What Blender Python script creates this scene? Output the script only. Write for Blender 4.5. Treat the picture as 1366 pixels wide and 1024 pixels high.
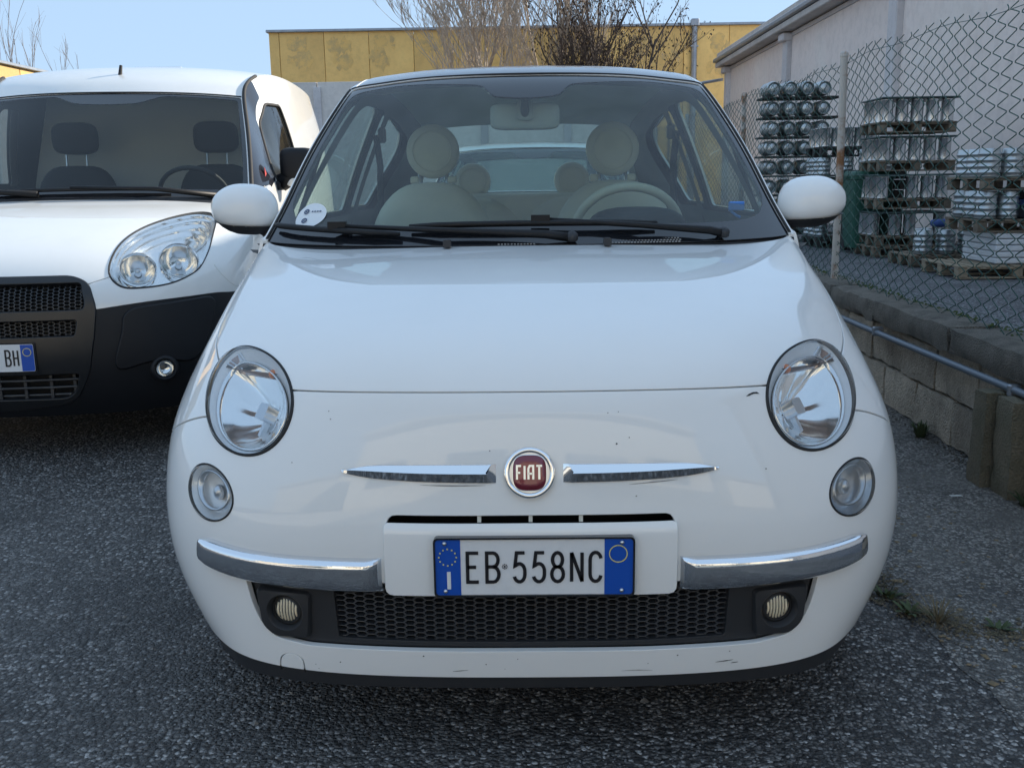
import bpy, math, random
import numpy as np
from mathutils import Vector, Matrix
from mathutils.geometry import delaunay_2d_cdt
rng = random.Random(7)
nrs = np.random.RandomState(5)
sc = bpy.context.scene
for o in list(bpy.data.objects): bpy.data.objects.remove(o)
COL = sc.collection
PI = math.pi

# ------------------------------------------------------------------ camera
CAM = np.array([0.0, -1.68, 1.12])
PITCH, YAW, ROLL = math.radians(11.82), math.radians(1.0), math.radians(0.8)
def cam_axes():
    f = np.array([-math.sin(YAW)*math.cos(PITCH), math.cos(YAW)*math.cos(PITCH), -math.sin(PITCH)])
    r = np.array([math.cos(YAW), math.sin(YAW), 0.]); u = np.cross(r, f)
    c, s = math.cos(ROLL), math.sin(ROLL)
    return c*r - s*u, c*u + s*r, f
r_, u_, f_ = cam_axes()
cd = bpy.data.cameras.new('camera'); cam = bpy.data.objects.new('camera', cd); COL.objects.link(cam)
cam.matrix_world = Matrix(((r_[0], u_[0], -f_[0], CAM[0]), (r_[1], u_[1], -f_[1], CAM[1]), (r_[2], u_[2], -f_[2], CAM[2]), (0, 0, 0, 1)))
cd.sensor_fit = 'HORIZONTAL'; cd.sensor_width = 36.0; cd.lens = 36.0*1300/1366
cd.clip_start = 0.05; cd.clip_end = 2000
sc.camera = cam
# ------------------------------------------------------------------ sky, sun, exposure
SUN = Vector((0.72, 0.46, 0.395)).normalized()
SUN_EL = math.asin(SUN.z); SUN_AZ = math.atan2(SUN.x, SUN.y)
world = bpy.data.worlds.new('World'); sc.world = world; world.use_nodes = True
nt = world.node_tree; nt.nodes.clear()
wo = nt.nodes.new('ShaderNodeOutputWorld'); bg = nt.nodes.new('ShaderNodeBackground'); sky = nt.nodes.new('ShaderNodeTexSky')
sky.sky_type = 'NISHITA'; sky.sun_disc = False; sky.sun_elevation = SUN_EL; sky.sun_rotation = SUN_AZ
sky.air_density = 1.0; sky.dust_density = 0.0; sky.ozone_density = 2.0; sky.altitude = 100
bg.inputs[1].default_value = 0.083
mxs = nt.nodes.new('ShaderNodeMix'); mxs.data_type = 'RGBA'; mxs.inputs[0].default_value = .90      # clear even sky: less glow low down
mxs.inputs[7].default_value = (2.42, 3.4, 4.7, 1)
nt.links.new(sky.outputs[0], mxs.inputs[6]); nt.links.new(mxs.outputs[2], bg.inputs[0]); nt.links.new(bg.outputs[0], wo.inputs[0])
sl = bpy.data.lights.new('sun', 'SUN'); sl.energy = 3.3; sl.angle = math.radians(0.5); sl.color = (1.0, 0.90, 0.76)
sun = bpy.data.objects.new('sun', sl); COL.objects.link(sun)
sun.rotation_euler = SUN.to_track_quat('Z', 'Y').to_euler(); sun.location = SUN*60
sc.view_settings.view_transform = 'Standard'; sc.view_settings.look = 'None'
sc.view_settings.gamma = 1.0; sc.view_settings.use_curve_mapping = False
sc.view_settings.exposure = 1.34
sc.render.engine = 'CYCLES'
sc.cycles.max_bounces = 10; sc.cycles.transparent_max_bounces = 24; sc.cycles.caustics_reflective = False; sc.cycles.caustics_refractive = False
sc.cycles.use_denoising = True
sc.cycles.sample_clamp_indirect = 6.0

# ------------------------------------------------------------------ materials
def nmat(name):
    m = bpy.data.materials.new(name); m.use_nodes = True
    n = m.node_tree; n.nodes.clear()
    out = n.nodes.new('ShaderNodeOutputMaterial')
    return m, n, out
def N(n, t, **kw):
    x = n.nodes.new(t)
    for k, v in kw.items(): setattr(x, k, v)
    return x
def pmat(name, col, rough=.5, metal=0, coat=0, bump=None, var=None, spec=.5, emit=None, coat_rough=.03, rnd=None):
    m, n, out = nmat(name)
    b = N(n, 'ShaderNodeBsdfPrincipled'); n.links.new(b.outputs[0], out.inputs[0])
    b.inputs['Base Color'].default_value = (*col, 1); b.inputs['Roughness'].default_value = rough
    b.inputs['Metallic'].default_value = metal; b.inputs['Coat Weight'].default_value = coat
    b.inputs['Coat Roughness'].default_value = coat_rough; b.inputs['Specular IOR Level'].default_value = spec
    tc = N(n, 'ShaderNodeTexCoord')
    src = None
    if var:                                   # (scale, second colour, low, high)
        ns = N(n, 'ShaderNodeTexNoise'); ns.inputs['Scale'].default_value = var[0]; ns.inputs['Detail'].default_value = 8; ns.inputs['Roughness'].default_value = .65
        n.links.new(tc.outputs['Object'], ns.inputs['Vector'])
        rp = N(n, 'ShaderNodeValToRGB'); rp.color_ramp.elements[0].position = var[2]; rp.color_ramp.elements[1].position = var[3]
        rp.color_ramp.elements[0].color = (*col, 1); rp.color_ramp.elements[1].color = (*var[1], 1)
        n.links.new(ns.outputs[0], rp.inputs[0]); src = rp.outputs[0]
    if rnd:                                   # per-object brightness
        oi = N(n, 'ShaderNodeObjectInfo'); mr = N(n, 'ShaderNodeMapRange')
        mr.inputs['To Min'].default_value = 1-rnd; mr.inputs['To Max'].default_value = 1+rnd
        n.links.new(oi.outputs['Random'], mr.inputs['Value'])
        mx = N(n, 'ShaderNodeMix', data_type='RGBA', blend_type='MULTIPLY'); mx.inputs[0].default_value = 1
        if src: n.links.new(src, mx.inputs[6])
        else: mx.inputs[6].default_value = (*col, 1)
        n.links.new(mr.outputs[0], mx.inputs[7]); src = mx.outputs[2]
    if src: n.links.new(src, b.inputs['Base Color'])
    if bump:
        nb = N(n, 'ShaderNodeTexNoise'); nb.inputs['Scale'].default_value = bump[0]; nb.inputs['Detail'].default_value = 6
        n.links.new(tc.outputs['Object'], nb.inputs['Vector'])
        bm = N(n, 'ShaderNodeBump'); bm.inputs['Strength'].default_value = bump[1]; bm.inputs['Distance'].default_value = bump[2] if len(bump) > 2 else .02
        n.links.new(nb.outputs[0], bm.inputs['Height']); n.links.new(bm.outputs[0], b.inputs['Normal'])
    return m
def glassmat(name, tint, refl=1.45, dust=0.0, dustcol=(.6, .6, .58), rough=0.0):
    m, n, out = nmat(name)
    tr = N(n, 'ShaderNodeBsdfTransparent'); tr.inputs[0].default_value = (*tint, 1)
    gl = N(n, 'ShaderNodeBsdfGlossy'); gl.inputs['Roughness'].default_value = rough
    fr = N(n, 'ShaderNodeFresnel'); fr.inputs[0].default_value = refl
    mx = N(n, 'ShaderNodeMixShader')
    last = tr.outputs[0]
    if dust:
        df = N(n, 'ShaderNodeBsdfDiffuse'); df.inputs[0].default_value = (*dustcol, 1)
        tc = N(n, 'ShaderNodeTexCoord'); ns = N(n, 'ShaderNodeTexNoise'); ns.inputs['Scale'].default_value = 9; ns.inputs['Detail'].default_value = 9; ns.inputs['Roughness'].default_value = .7
        n.links.new(tc.outputs['Object'], ns.inputs['Vector'])
        mr = N(n, 'ShaderNodeMapRange'); mr.inputs['From Min'].default_value = .3; mr.inputs['From Max'].default_value = .75
        mr.inputs['To Min'].default_value = dust*.45; mr.inputs['To Max'].default_value = dust*1.6
        n.links.new(ns.outputs[0], mr.inputs[0])
        m2 = N(n, 'ShaderNodeMixShader'); n.links.new(mr.outputs[0], m2.inputs[0])
        n.links.new(last, m2.inputs[1]); n.links.new(df.outputs[0], m2.inputs[2]); last = m2.outputs[0]
    ge = N(n, 'ShaderNodeNewGeometry'); io = N(n, 'ShaderNodeMapRange'); io.inputs['To Min'].default_value = refl; io.inputs['To Max'].default_value = 1/refl
    n.links.new(ge.outputs['Backfacing'], io.inputs[0]); n.links.new(io.outputs[0], fr.inputs[0])     # a thin sheet reflects alike from both sides
    n.links.new(fr.outputs[0], mx.inputs[0]); n.links.new(last, mx.inputs[1]); n.links.new(gl.outputs[0], mx.inputs[2])
    n.links.new(mx.outputs[0], out.inputs[0])
    return m

# ------------------------------------------------------------------ objects
def thing(name, label, cat, loc=(0, 0, 0), rz=0, group=None):
    o = bpy.data.objects.new(name, None); COL.objects.link(o)
    o.location = loc; o.rotation_euler = (0, 0, rz); o.empty_display_size = .2
    return tag(o, label, cat, group)
def tag(o, label, cat, group=None):
    o['label'] = label; o['category'] = cat
    if group: o['group'] = group
    return o
def kind(o, k='structure'):
    o['kind'] = k; return o
def link(name, me, parent=None, mat=None):
    o = bpy.data.objects.new(name, me); COL.objects.link(o)
    if parent: o.parent = parent
    if mat is not None and not me.materials:
        for q in (mat if isinstance(mat, (list, tuple)) else [mat]): me.materials.append(q)
    return o
def dup(o, parent=None):
    c = o.copy(); COL.objects.link(c)
    if parent: c.parent = parent
    for ch in o.children: dup(ch, c)
    return c

class MB:
    """collects shapes into one mesh"""
    def __init__(s): s.v = []; s.f = []; s.mi = []
    def add(s, vs, fs, mi=0):
        o = len(s.v); s.v += [tuple(map(float, p)) for p in vs]; s.f += [tuple(o+i for i in f) for f in fs]; s.mi += [mi]*len(fs); return s
    def box(s, c, d, rz=0, mi=0, ch=0):
        x, y, z = d[0]/2, d[1]/2, d[2]/2; cs, sn = math.cos(rz), math.sin(rz)
        if ch:                                # chamfered box
            b = min(ch, x*.9, y*.9, z*.9); vs = []; 
            for sx in (-1, 1):
                for sy in (-1, 1):
                    for sz in (-1, 1):
                        vs += [(sx*x, sy*(y-b), sz*(z-b)), (sx*(x-b), sy*y, sz*(z-b)), (sx*(x-b), sy*(y-b), sz*z)]
            def I(a, b_, c_, k): return ((a > 0)*4+(b_ > 0)*2+(c_ > 0))*3+k
            fs = []
            for g in (-1, 1):
                fs += [[I(g, -1, -1, 0), I(g, 1, -1, 0), I(g, 1, 1, 0), I(g, -1, 1, 0)][::g], [I(-1, g, -1, 1), I(1, g, -1, 1), I(1, g, 1, 1), I(-1, g, 1, 1)][::-g], [I(-1, -1, g, 2), I(1, -1, g, 2), I(1, 1, g, 2), I(-1, 1, g, 2)][::g]]
            for g in (-1, 1):
                for h in (-1, 1):
                    e = g*h
                    fs += [[I(g, h, -1, 0), I(g, h, -1, 1), I(g, h, 1, 1), I(g, h, 1, 0)][::e], [I(g, -1, h, 0), I(g, -1, h, 2), I(g, 1, h, 2), I(g, 1, h, 0)][::-e], [I(-1, g, h, 1), I(-1, g, h, 2), I(1, g, h, 2), I(1, g, h, 1)][::e]]
                    for k in (-1, 1): fs.append([I(g, h, k, 0), I(g, h, k, 1), I(g, h, k, 2)][::g*h*k])
        else:
            vs = [(i*x, j*y, k*z) for i in (-1, 1) for j in (-1, 1) for k in (-1, 1)]
            fs = [(0, 1, 3, 2), (4, 6, 7, 5), (0, 4, 5, 1), (2, 3, 7, 6), (0, 2, 6, 4), (1, 5, 7, 3)]
        return s.add([(c[0]+p[0]*cs-p[1]*sn, c[1]+p[0]*sn+p[1]*cs, c[2]+p[2]) for p in vs], fs, mi)
    def tube(s, pts, r, n=8, mi=0, caps=True):
        pts = [Vector(p) for p in pts]; k = len(pts); rs = r if isinstance(r, (list, tuple)) else [r]*k
        up = None; vs = []
        for i, p in enumerate(pts):
            t = (pts[min(i+1, k-1)]-pts[max(i-1, 0)]).normalized()
            if up is None: up = t.orthogonal().normalized()
            a = (up - t*up.dot(t)).normalized(); b = t.cross(a); up = a
            vs += [p+(a*math.cos(2*PI*q/n)+b*math.sin(2*PI*q/n))*rs[i] for q in range(n)]
        fs = [(i*n+q, i*n+(q+1) % n, (i+1)*n+(q+1) % n, (i+1)*n+q) for i in range(k-1) for q in range(n)]
        if caps: fs += [tuple(range(n))[::-1], tuple((k-1)*n+q for q in range(n))]
        return s.add(vs, fs, mi)
    def lathe(s, prof, c=(0, 0, 0), axis=(0, 0, 1), n=24, mi=0):
        """prof: (radius, along axis)"""
        ax = Vector(axis).normalized(); a = ax.orthogonal().normalized(); b = ax.cross(a); c = Vector(c); k = len(prof)
        vs = [c+ax*h+(a*math.cos(2*PI*q/n)+b*math.sin(2*PI*q/n))*max(r, 1e-5) for r, h in prof for q in range(n)]
        fs = [(i*n+q, i*n+(q+1) % n, (i+1)*n+(q+1) % n, (i+1)*n+q) for i in range(k-1) for q in range(n)]
        return s.add(vs, fs, mi)
    def prism(s, poly, h0, h1, fn, mi=0):
        """poly 2D outline, extruded from h0 to h1; fn(a, b, h) -> xyz"""
        k = len(poly); vs = [fn(a, b, h0) for a, b in poly]+[fn(a, b, h1) for a, b in poly]
        return s.add(vs, [(i, (i+1) % k, k+(i+1) % k, k+i) for i in range(k)]+[tuple(range(k))[::-1], tuple(range(k, 2*k))], mi)
    def grid(s, G, mi=0, flip=False, closed_v=False):
        """G[i][j] points"""
        nu, nv = len(G), len(G[0]); fs = []
        for i in range(nu-1):
            for j in range(nv if closed_v else nv-1):
                f = (i*nv+j, i*nv+(j+1) % nv, (i+1)*nv+(j+1) % nv, (i+1)*nv+j); fs.append(f[::-1] if flip else f)
        return s.add([p for row in G for p in row], fs, mi)
    def mesh(s, name, smooth=None, fix=False):
        me = bpy.data.meshes.new(name); me.from_pydata(s.v, [], s.f); me.update()
        if any(s.mi): me.polygons.foreach_set('material_index', s.mi)
        if fix:
            import bmesh
            bm = bmesh.new(); bm.from_mesh(me); bmesh.ops.recalc_face_normals(bm, faces=bm.faces); bm.to_mesh(me); bm.free()
        if smooth is not None:
            me.polygons.foreach_set('use_smooth', [True]*len(me.polygons))
            if smooth < 180: me.set_sharp_from_angle(angle=math.radians(smooth))
        return me
    def build(s, name, mat, parent=None, smooth=None, fix=False):
        me = s.mesh(name, smooth, fix)
        return link(name, me, parent, mat)

def superegg(c, r, e1=1.0, e2=1.0, n=24, m=16, shape=None):
    """superellipsoid point grid; shape(p) warps unit points"""
    G = []
    f = lambda t, e: math.copysign(abs(t)**e, t)
    for i in range(m+1):
        th = -PI/2+PI*i/m; row = []
        for j in range(n):
            ph = 2*PI*j/n
            p = Vector((f(math.cos(th), e1)*f(math.cos(ph), e2), f(math.cos(th), e1)*f(math.sin(ph), e2), f(math.sin(th), e1)))
            if shape: p = shape(p)
            row.append((c[0]+p.x*r[0], c[1]+p.y*r[1], c[2]+p.z*r[2]))
        G.append(row)
    return G

# ------------------------------------------------------------------ B-spline surfaces and shells cut out of them
def bs_(n, t):
    t = np.clip(t, 0, n-1-1e-9); i = np.floor(t).astype(int); f = t-i
    return i, np.stack([(1-f)**3, 3*f**3-6*f**2+4, -3*f**3+3*f**2+3*f+1, f**3], -1)/6
class Surf:
    def __init__(s, T, sym=True, iters=3, flip=False):
        T = np.array(T, float); s.nr, s.nc = T.shape[:2]; s.sym = sym; s.sgn = 1; Q = T.copy()
        gu, gv = np.meshgrid(np.arange(s.nr), np.arange(s.nc), indexing='ij')
        for k in range(iters):
            s.pad(Q); Q = Q+(T-s.ev(gu.ravel().astype(float), gv.ravel().astype(float)).reshape(T.shape))
        s.pad(Q); s.dense = None; s.mirror = 1
        c = T.reshape(-1, 3).mean(0)*np.array([0 if sym else .3, 1, 1]) if not sym else np.array([0, T[..., 1].max()*.75, .4])
        s.centre = c
        u, v = np.array([s.nr*.4]), np.array([s.nc*.3]); p, n = s.pn(u, v)
        if ((p-c)*n).sum() < 0: s.sgn = -1
    def pad(s, Q):
        first = Q[:, 1]*np.array([-1, 1, 1]) if s.sym else 2*Q[:, 0]-Q[:, 1]
        A = np.concatenate([first[:, None], Q, (2*Q[:, -1]-Q[:, -2])[:, None], (3*Q[:, -1]-2*Q[:, -2])[:, None]], 1)
        s.A = np.concatenate([(2*A[0]-A[1])[None], A, (2*A[-1]-A[-2])[None], (3*A[-1]-2*A[-2])[None]], 0)
    def ev(s, u, v):
        u = np.asarray(u, float); v = np.asarray(v, float); va = np.abs(v) if s.sym else v
        i, wu = bs_(s.nr, u); j, wv = bs_(s.nc, va); out = 0
        for a in range(4):
            for b in range(4): out = out+s.A[i+a, j+b]*(wu[..., a]*wv[..., b])[..., None]
        if s.sym:
            o = np.ones_like(v); out = out*np.stack([np.where(v < 0, -1., 1.), o, o], -1)
        return out
    def pn(s, u, v, e=.02):
        u = np.asarray(u, float); v = np.asarray(v, float); p = s.ev(u, v)
        ua, ub = np.maximum(u-e, 0), np.minimum(u+e, s.nr-1.001)
        va, vb = (v-e, v+e) if s.sym else (np.maximum(v-e, 0), np.minimum(v+e, s.nc-1.001))
        if s.sym: va = np.maximum(va, -(s.nc-1.001)); vb = np.minimum(vb, s.nc-1.001)
        n = np.cross(s.ev(u, vb)-s.ev(u, va), s.ev(ub, v)-s.ev(ua, v))
        return p, s.sgn*n/np.maximum(np.linalg.norm(n, axis=-1, keepdims=True), 1e-9)
    def inv(s, P, axes, rng_=None):
        """uv of points given by two coordinates (axes) on the half with v >= 0; x sign kept for symmetric surfaces"""
        P = np.array(P, float); sg = np.ones(len(P))
        if s.sym and axes[0] == 0: sg = np.where(P[:, 0] < 0, -1., 1.); P = np.abs(P*np.array([1, 0]))+P*np.array([0, 1])
        u0, u1, v0, v1 = rng_ or (0, s.nr-1, 0, s.nc-1)
        uu, vv = np.meshgrid(np.linspace(u0, u1, 140), np.linspace(v0, v1, 140), indexing='ij'); D = s.ev(uu, vv)[..., list(axes)].reshape(-1, 2)
        k = [int(np.argmin(((D-p)**2).sum(1))) for p in P]; uv = np.stack([uu.ravel()[k], vv.ravel()[k]], -1); e = 1e-3
        for it in range(5):
            q = s.ev(uv[:, 0], uv[:, 1])[:, list(axes)]; a = (s.ev(uv[:, 0]+e, uv[:, 1])[:, list(axes)]-q)/e; b = (s.ev(uv[:, 0], uv[:, 1]+e)[:, list(axes)]-q)/e
            det = a[:, 0]*b[:, 1]-a[:, 1]*b[:, 0]; det = np.where(abs(det) < 1e-6, 1e-6, det); r = P-q
            du = np.clip((r[:, 0]*b[:, 1]-r[:, 1]*b[:, 0])/det, -.1, .1); dv = np.clip((a[:, 0]*r[:, 1]-a[:, 1]*r[:, 0])/det, -.1, .1)
            uv = uv+np.stack([du, dv], -1); uv[:, 0] = np.clip(uv[:, 0], u0, u1); uv[:, 1] = np.clip(uv[:, 1], v0, v1)
        uv[:, 1] *= sg
        return uv

def crom(pts, n, closed=True):
    """Catmull-Rom resampling of a 2D or 3D polyline to n points, even spacing"""
    P = np.array(pts, float); k = len(P); out = []
    segs = k if closed else k-1
    for i in range(segs):
        if closed: a, b, c, d = P[(i-1) % k], P[i], P[(i+1) % k], P[(i+2) % k]
        else: a, b, c, d = P[max(i-1, 0)], P[i], P[i+1], P[min(i+2, k-1)]
        for t in np.linspace(0, 1, 24, endpoint=False):
            out.append(.5*((2*b)+(c-a)*t+(2*a-5*b+4*c-d)*t*t+(3*b-a-3*c+d)*t**3))
    if not closed: out.append(P[-1])
    return even(out, n, closed)
def even(pts, n, closed=True):
    P = np.array(pts, float); Q = np.concatenate([P, P[:1]]) if closed else P
    L = np.concatenate([[0], np.cumsum(np.linalg.norm(np.diff(Q, axis=0), axis=1))])
    t = np.linspace(0, L[-1], n, endpoint=not closed)
    return np.stack([np.interp(t, L, Q[:, c]) for c in range(Q.shape[1])], -1)
def roundpoly(pts, r, n=5):
    """rounded corners for a 2D polygon; r a number or list"""
    P = [Vector(p) for p in pts]; k = len(P); out = []
    for i, p in enumerate(P):
        rr = r[i] if isinstance(r, (list, tuple)) else r
        if rr <= 0: out.append(tuple(p)); continue
        a = (P[i-1]-p); b = (P[(i+1) % k]-p); rr = min(rr, a.length*.49, b.length*.49); s = p+a.normalized()*rr; e = p+b.normalized()*rr
        for t in np.linspace(0, 1, n): out.append(tuple(s*(1-t)**2+p*2*t*(1-t)+e*t*t))
    return out
def smooth_loop(pts, n, h=3):
    z = crom(pts, 128); c = np.fft.fft(z[:, 0]+1j*z[:, 1]); k = np.fft.fftfreq(128, 1/128); c[abs(k) > h] = 0
    q = np.fft.ifft(c); return even(np.stack([q.real, q.imag], -1), n)
def inside(poly, pts):
    poly = np.asarray(poly); x, y = pts[:, 0], pts[:, 1]; c = np.zeros(len(pts), bool); j = len(poly)-1
    for i in range(len(poly)):
        a, b = poly[i], poly[j]
        m = ((a[1] > y) != (b[1] > y)); 
        with np.errstate(divide='ignore', invalid='ignore'): xi = (b[0]-a[0])*(y-a[1])/(b[1]-a[1])+a[0]
        c ^= m & (x < xi); j = i
    return c
def strip(uv, w, su, sv):
    """closed thin polygon round an open line in uv; w in metres"""
    P = np.array(uv, float)*np.array([su, sv]); T = np.gradient(P, axis=0); T /= np.linalg.norm(T, axis=1, keepdims=True)
    Nn = np.stack([-T[:, 1], T[:, 0]], -1)*w/2
    return np.concatenate([P+Nn, (P-Nn)[::-1]])/np.array([su, sv])

class Shell:
    """a spline surface triangulated with the given closed outlines as edges, then split into regions"""
    def __init__(s, S, dom, step, curves, su=.09, sv=.11):
        u0, u1, v0, v1 = dom; s.S = S; sc_ = np.array([su, sv]); s.sc = sc_
        nu = max(2, int(round((u1-u0)/step[0]))+1); nv = max(2, int(round((v1-v0)/step[1]))+1)
        g = np.stack(np.meshgrid(np.linspace(u0, u1, nu), np.linspace(v0, v1, nv), indexing='ij'), -1).reshape(-1, 2)
        edge = (abs(g[:, 0]-u0) < 1e-9) | (abs(g[:, 0]-u1) < 1e-9) | (abs(g[:, 1]-v0) < 1e-9) | (abs(g[:, 1]-v1) < 1e-9)
        cp = np.concatenate(curves) if curves else np.zeros((0, 2))
        if len(cp):
            cs, gs = cp*sc_, g*sc_; near = np.full(len(g), 9.)
            for k in range(0, len(g), 2000): near[k:k+2000] = np.sqrt(((gs[k:k+2000, None]-cs[None])**2).sum(-1)).min(1)
            g = g[(near > .35*min(step[0]*su, step[1]*sv)) | edge]
        cl = [np.clip(c, [u0, v0], [u1, v1]) for c in curves]
        pts = [Vector(p) for p in (g*sc_)]; edges = []
        for c in cl:
            o = len(pts); k = len(c); pts += [Vector(p) for p in (c*sc_)]; edges += [(o+i, o+(i+1) % k) for i in range(k)]
        vo, eo, fo, _, oe, _ = delaunay_2d_cdt(pts, edges, [], 0, 1e-6)
        s.uv = np.array([tuple(p) for p in vo])/sc_; s.f = np.array([tuple(f) for f in fo], int)
        bar = {tuple(sorted(e)) for e, q in zip(eo, oe) if len(q)}
        em = {}
        for i, f in enumerate(s.f):
            for a in range(3): em.setdefault(tuple(sorted((f[a], f[(a+1) % 3]))), []).append(i)
        comp = -np.ones(len(s.f), int); c = 0
        nb = [[] for _ in s.f]
        for e, t in em.items():
            if len(t) == 2 and e not in bar: nb[t[0]].append(t[1]); nb[t[1]].append(t[0])
        for i in range(len(s.f)):
            if comp[i] < 0:
                st = [i]; comp[i] = c
                while st:
                    q = st.pop()
                    for k in nb[q]:
                        if comp[k] < 0: comp[k] = c; st.append(k)
                c += 1
        s.comp = comp
    def at(s, seed):
        p = np.array(seed, float)*s.sc; T = s.uv[s.f]*s.sc; a, b, c = T[:, 0], T[:, 1], T[:, 2]
        d = lambda m, n: (n[:, 0]-m[:, 0])*(p[1]-m[:, 1])-(n[:, 1]-m[:, 1])*(p[0]-m[:, 0])
        x, y, z = d(a, b), d(b, c), d(c, a); m = ((x >= 0) & (y >= 0) & (z >= 0)) | ((x <= 0) & (y <= 0) & (z <= 0))
        k = np.nonzero(m)[0]
        return int(s.comp[k[0]]) if len(k) else -1
    def region(s, name, mat, parent, seeds, lip=.012, off=0., disp=None, flipx=False, edge_r=.0015):
        cs = {s.at(q) for q in seeds}; tri = s.f[np.isin(s.comp, list(cs))]
        used = np.unique(tri); mp = -np.ones(len(s.uv), int); mp[used] = np.arange(len(used)); tri = mp[tri]; uv = s.uv[used]
        p, n = s.S.pn(uv[:, 0], uv[:, 1])
        p = p+n*(disp(uv, p) if disp else off)[:, None] if disp else p+n*off
        a, b, c = p[tri[:, 0]], p[tri[:, 1]], p[tri[:, 2]]; fl = (np.cross(b-a, c-a)*n[tri[:, 0]]).sum(-1) < 0
        tri[fl] = tri[fl][:, ::-1]
        if disp:                              # normals from the displaced mesh
            fn = np.cross(p[tri[:, 1]]-p[tri[:, 0]], p[tri[:, 2]]-p[tri[:, 0]]); n = np.zeros_like(p)
            for k in range(3): np.add.at(n, tri[:, k], fn)
            n /= np.maximum(np.linalg.norm(n, axis=1, keepdims=True), 1e-12)
        V = [p]; NN = [n]; F = [tuple(t) for t in tri]; base = len(p)
        if lip:
            cnt = {}
            for t in tri:
                for k in range(3):
                    e = (t[k], t[(k+1) % 3]); ks = tuple(sorted(e)); cnt[ks] = None if ks in cnt else e
            be = [e for e in cnt.values() if e is not None]
            if be:
                bv = sorted({i for e in be for i in e}); ix = {v: k for k, v in enumerate(bv)}; pb, nb_ = p[bv], n[bv]
                out = np.zeros_like(pb)
                for i, j in be:               # edge runs with the face on its left: outward = edge x normal
                    o = np.cross(p[j]-p[i], n[i]); o /= max(np.linalg.norm(o), 1e-9); out[ix[i]] += o; out[ix[j]] += o
                out /= np.maximum(np.linalg.norm(out, axis=1, keepdims=True), 1e-9)
                mid = nb_+out; mid /= np.linalg.norm(mid, axis=1, keepdims=True)
                k = len(bv); V += [pb+out*edge_r-nb_*edge_r, pb+out*edge_r-nb_*lip]; NN += [out, out]
                for i, j in be:
                    a, b = ix[i], ix[j]; F += [(i, base+a, base+b, j), (base+a, base+k+a, base+k+b, base+b)]
        V = np.concatenate(V); NN = np.concatenate(NN)
        if flipx: V[:, 0] *= -1; NN[:, 0] *= -1; F = [f[::-1] for f in F]
        me = bpy.data.meshes.new(name); me.from_pydata(V.tolist(), [], F); me.update()
        me.polygons.foreach_set('use_smooth', [True]*len(me.polygons))
        me.normals_split_custom_set_from_vertices(NN.tolist())
        return link(name, me, parent, mat)

def ribbon(S, top, bot, prof, n=40, taper=True):
    """a moulding lying on surface S between two (x,z) lines; prof = [(t, height)]"""
    A = even(crom(top, 120, False), n, False); B = even(crom(bot, 120, False), n, False); G = []
    rows = []
    for t, h in prof:
        q = A*(1-t)+B*t; uv = S.inv(q, (0, 2)); p, nn = S.pn(uv[:, 0], uv[:, 1]); rows.append(p+nn*h)
    return [list(map(tuple, r)) for r in rows]

# ------------------------------------------------------------------ stroke lettering (x to the right, y up)
def arc(cx, cy, rx, ry, a0, a1, n=9): return [(cx+rx*math.cos(math.radians(a)), cy+ry*math.sin(math.radians(a))) for a in np.linspace(a0, a1, n)]
GLY = {
 'E': [[(1, 2), (.06, 2), (.06, 0), (1, 0)], [(.06, 1.03), (.8, 1.03)]],
 'B': [[(.06, 1.05), (.55, 1.05)]+arc(.55, 1.525, .4, .475, -90, 90)+[(.06, 2), (.06, 0), (.55, 0)]+arc(.55, .525, .45, .525, -90, 90)],
 '5': [[(.95, 2), (.26, 2), (.12, 1.1)]+arc(.5, .75, .46, .5, 130, 0)+arc(.5, .5, .46, .5, 0, -165)],
 '8': [arc(.5, 1.5, .4, .5, -90, 270, 17), arc(.5, .52, .47, .52, 90, 450, 17)],
 'N': [[(.08, 0), (.08, 2)], [(.08, 2), (.92, 0)], [(.92, 0), (.92, 2)]],
 'C': [arc(.5, 1.5, .45, .5, 10, 180)+arc(.5, .5, .45, .5, 180, 350)],
 'H': [[(.08, 0), (.08, 2)], [(.92, 0), (.92, 2)], [(.08, 1), (.92, 1)]],
 'F': [[(.1, 0), (.1, 2), (1, 2)], [(.1, 1), (.8, 1)]], 'I': [[(.5, 0), (.5, 2)]],
 'A': [[(.06, 0), (.06, 1.6), (.3, 2), (.94, 2), (.94, 0)], [(.06, .85), (.94, .85)]], 'T': [[(0, 2), (1, 2)], [(.5, 2), (.5, 0)]],
}
def stroke2d(path, w):
    P = np.array([q for i, q in enumerate(path) if i == 0 or abs(q[0]-path[i-1][0])+abs(q[1]-path[i-1][1]) > 1e-6], float); T = np.diff(P, axis=0); T /= np.maximum(np.linalg.norm(T, axis=1, keepdims=True), 1e-9)
    Nn = np.stack([-T[:, 1], T[:, 0]], -1); L, R_ = [], []
    for i in range(len(P)):
        a = Nn[max(i-1, 0)]; b = Nn[min(i, len(Nn)-1)]; m = a+b; m /= max(np.linalg.norm(m), 1e-6); d = max(m.dot(a), .45)
        L.append(P[i]+m*w/2/d); R_.append(P[i]-m*w/2/d)
    return L, R_
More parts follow.
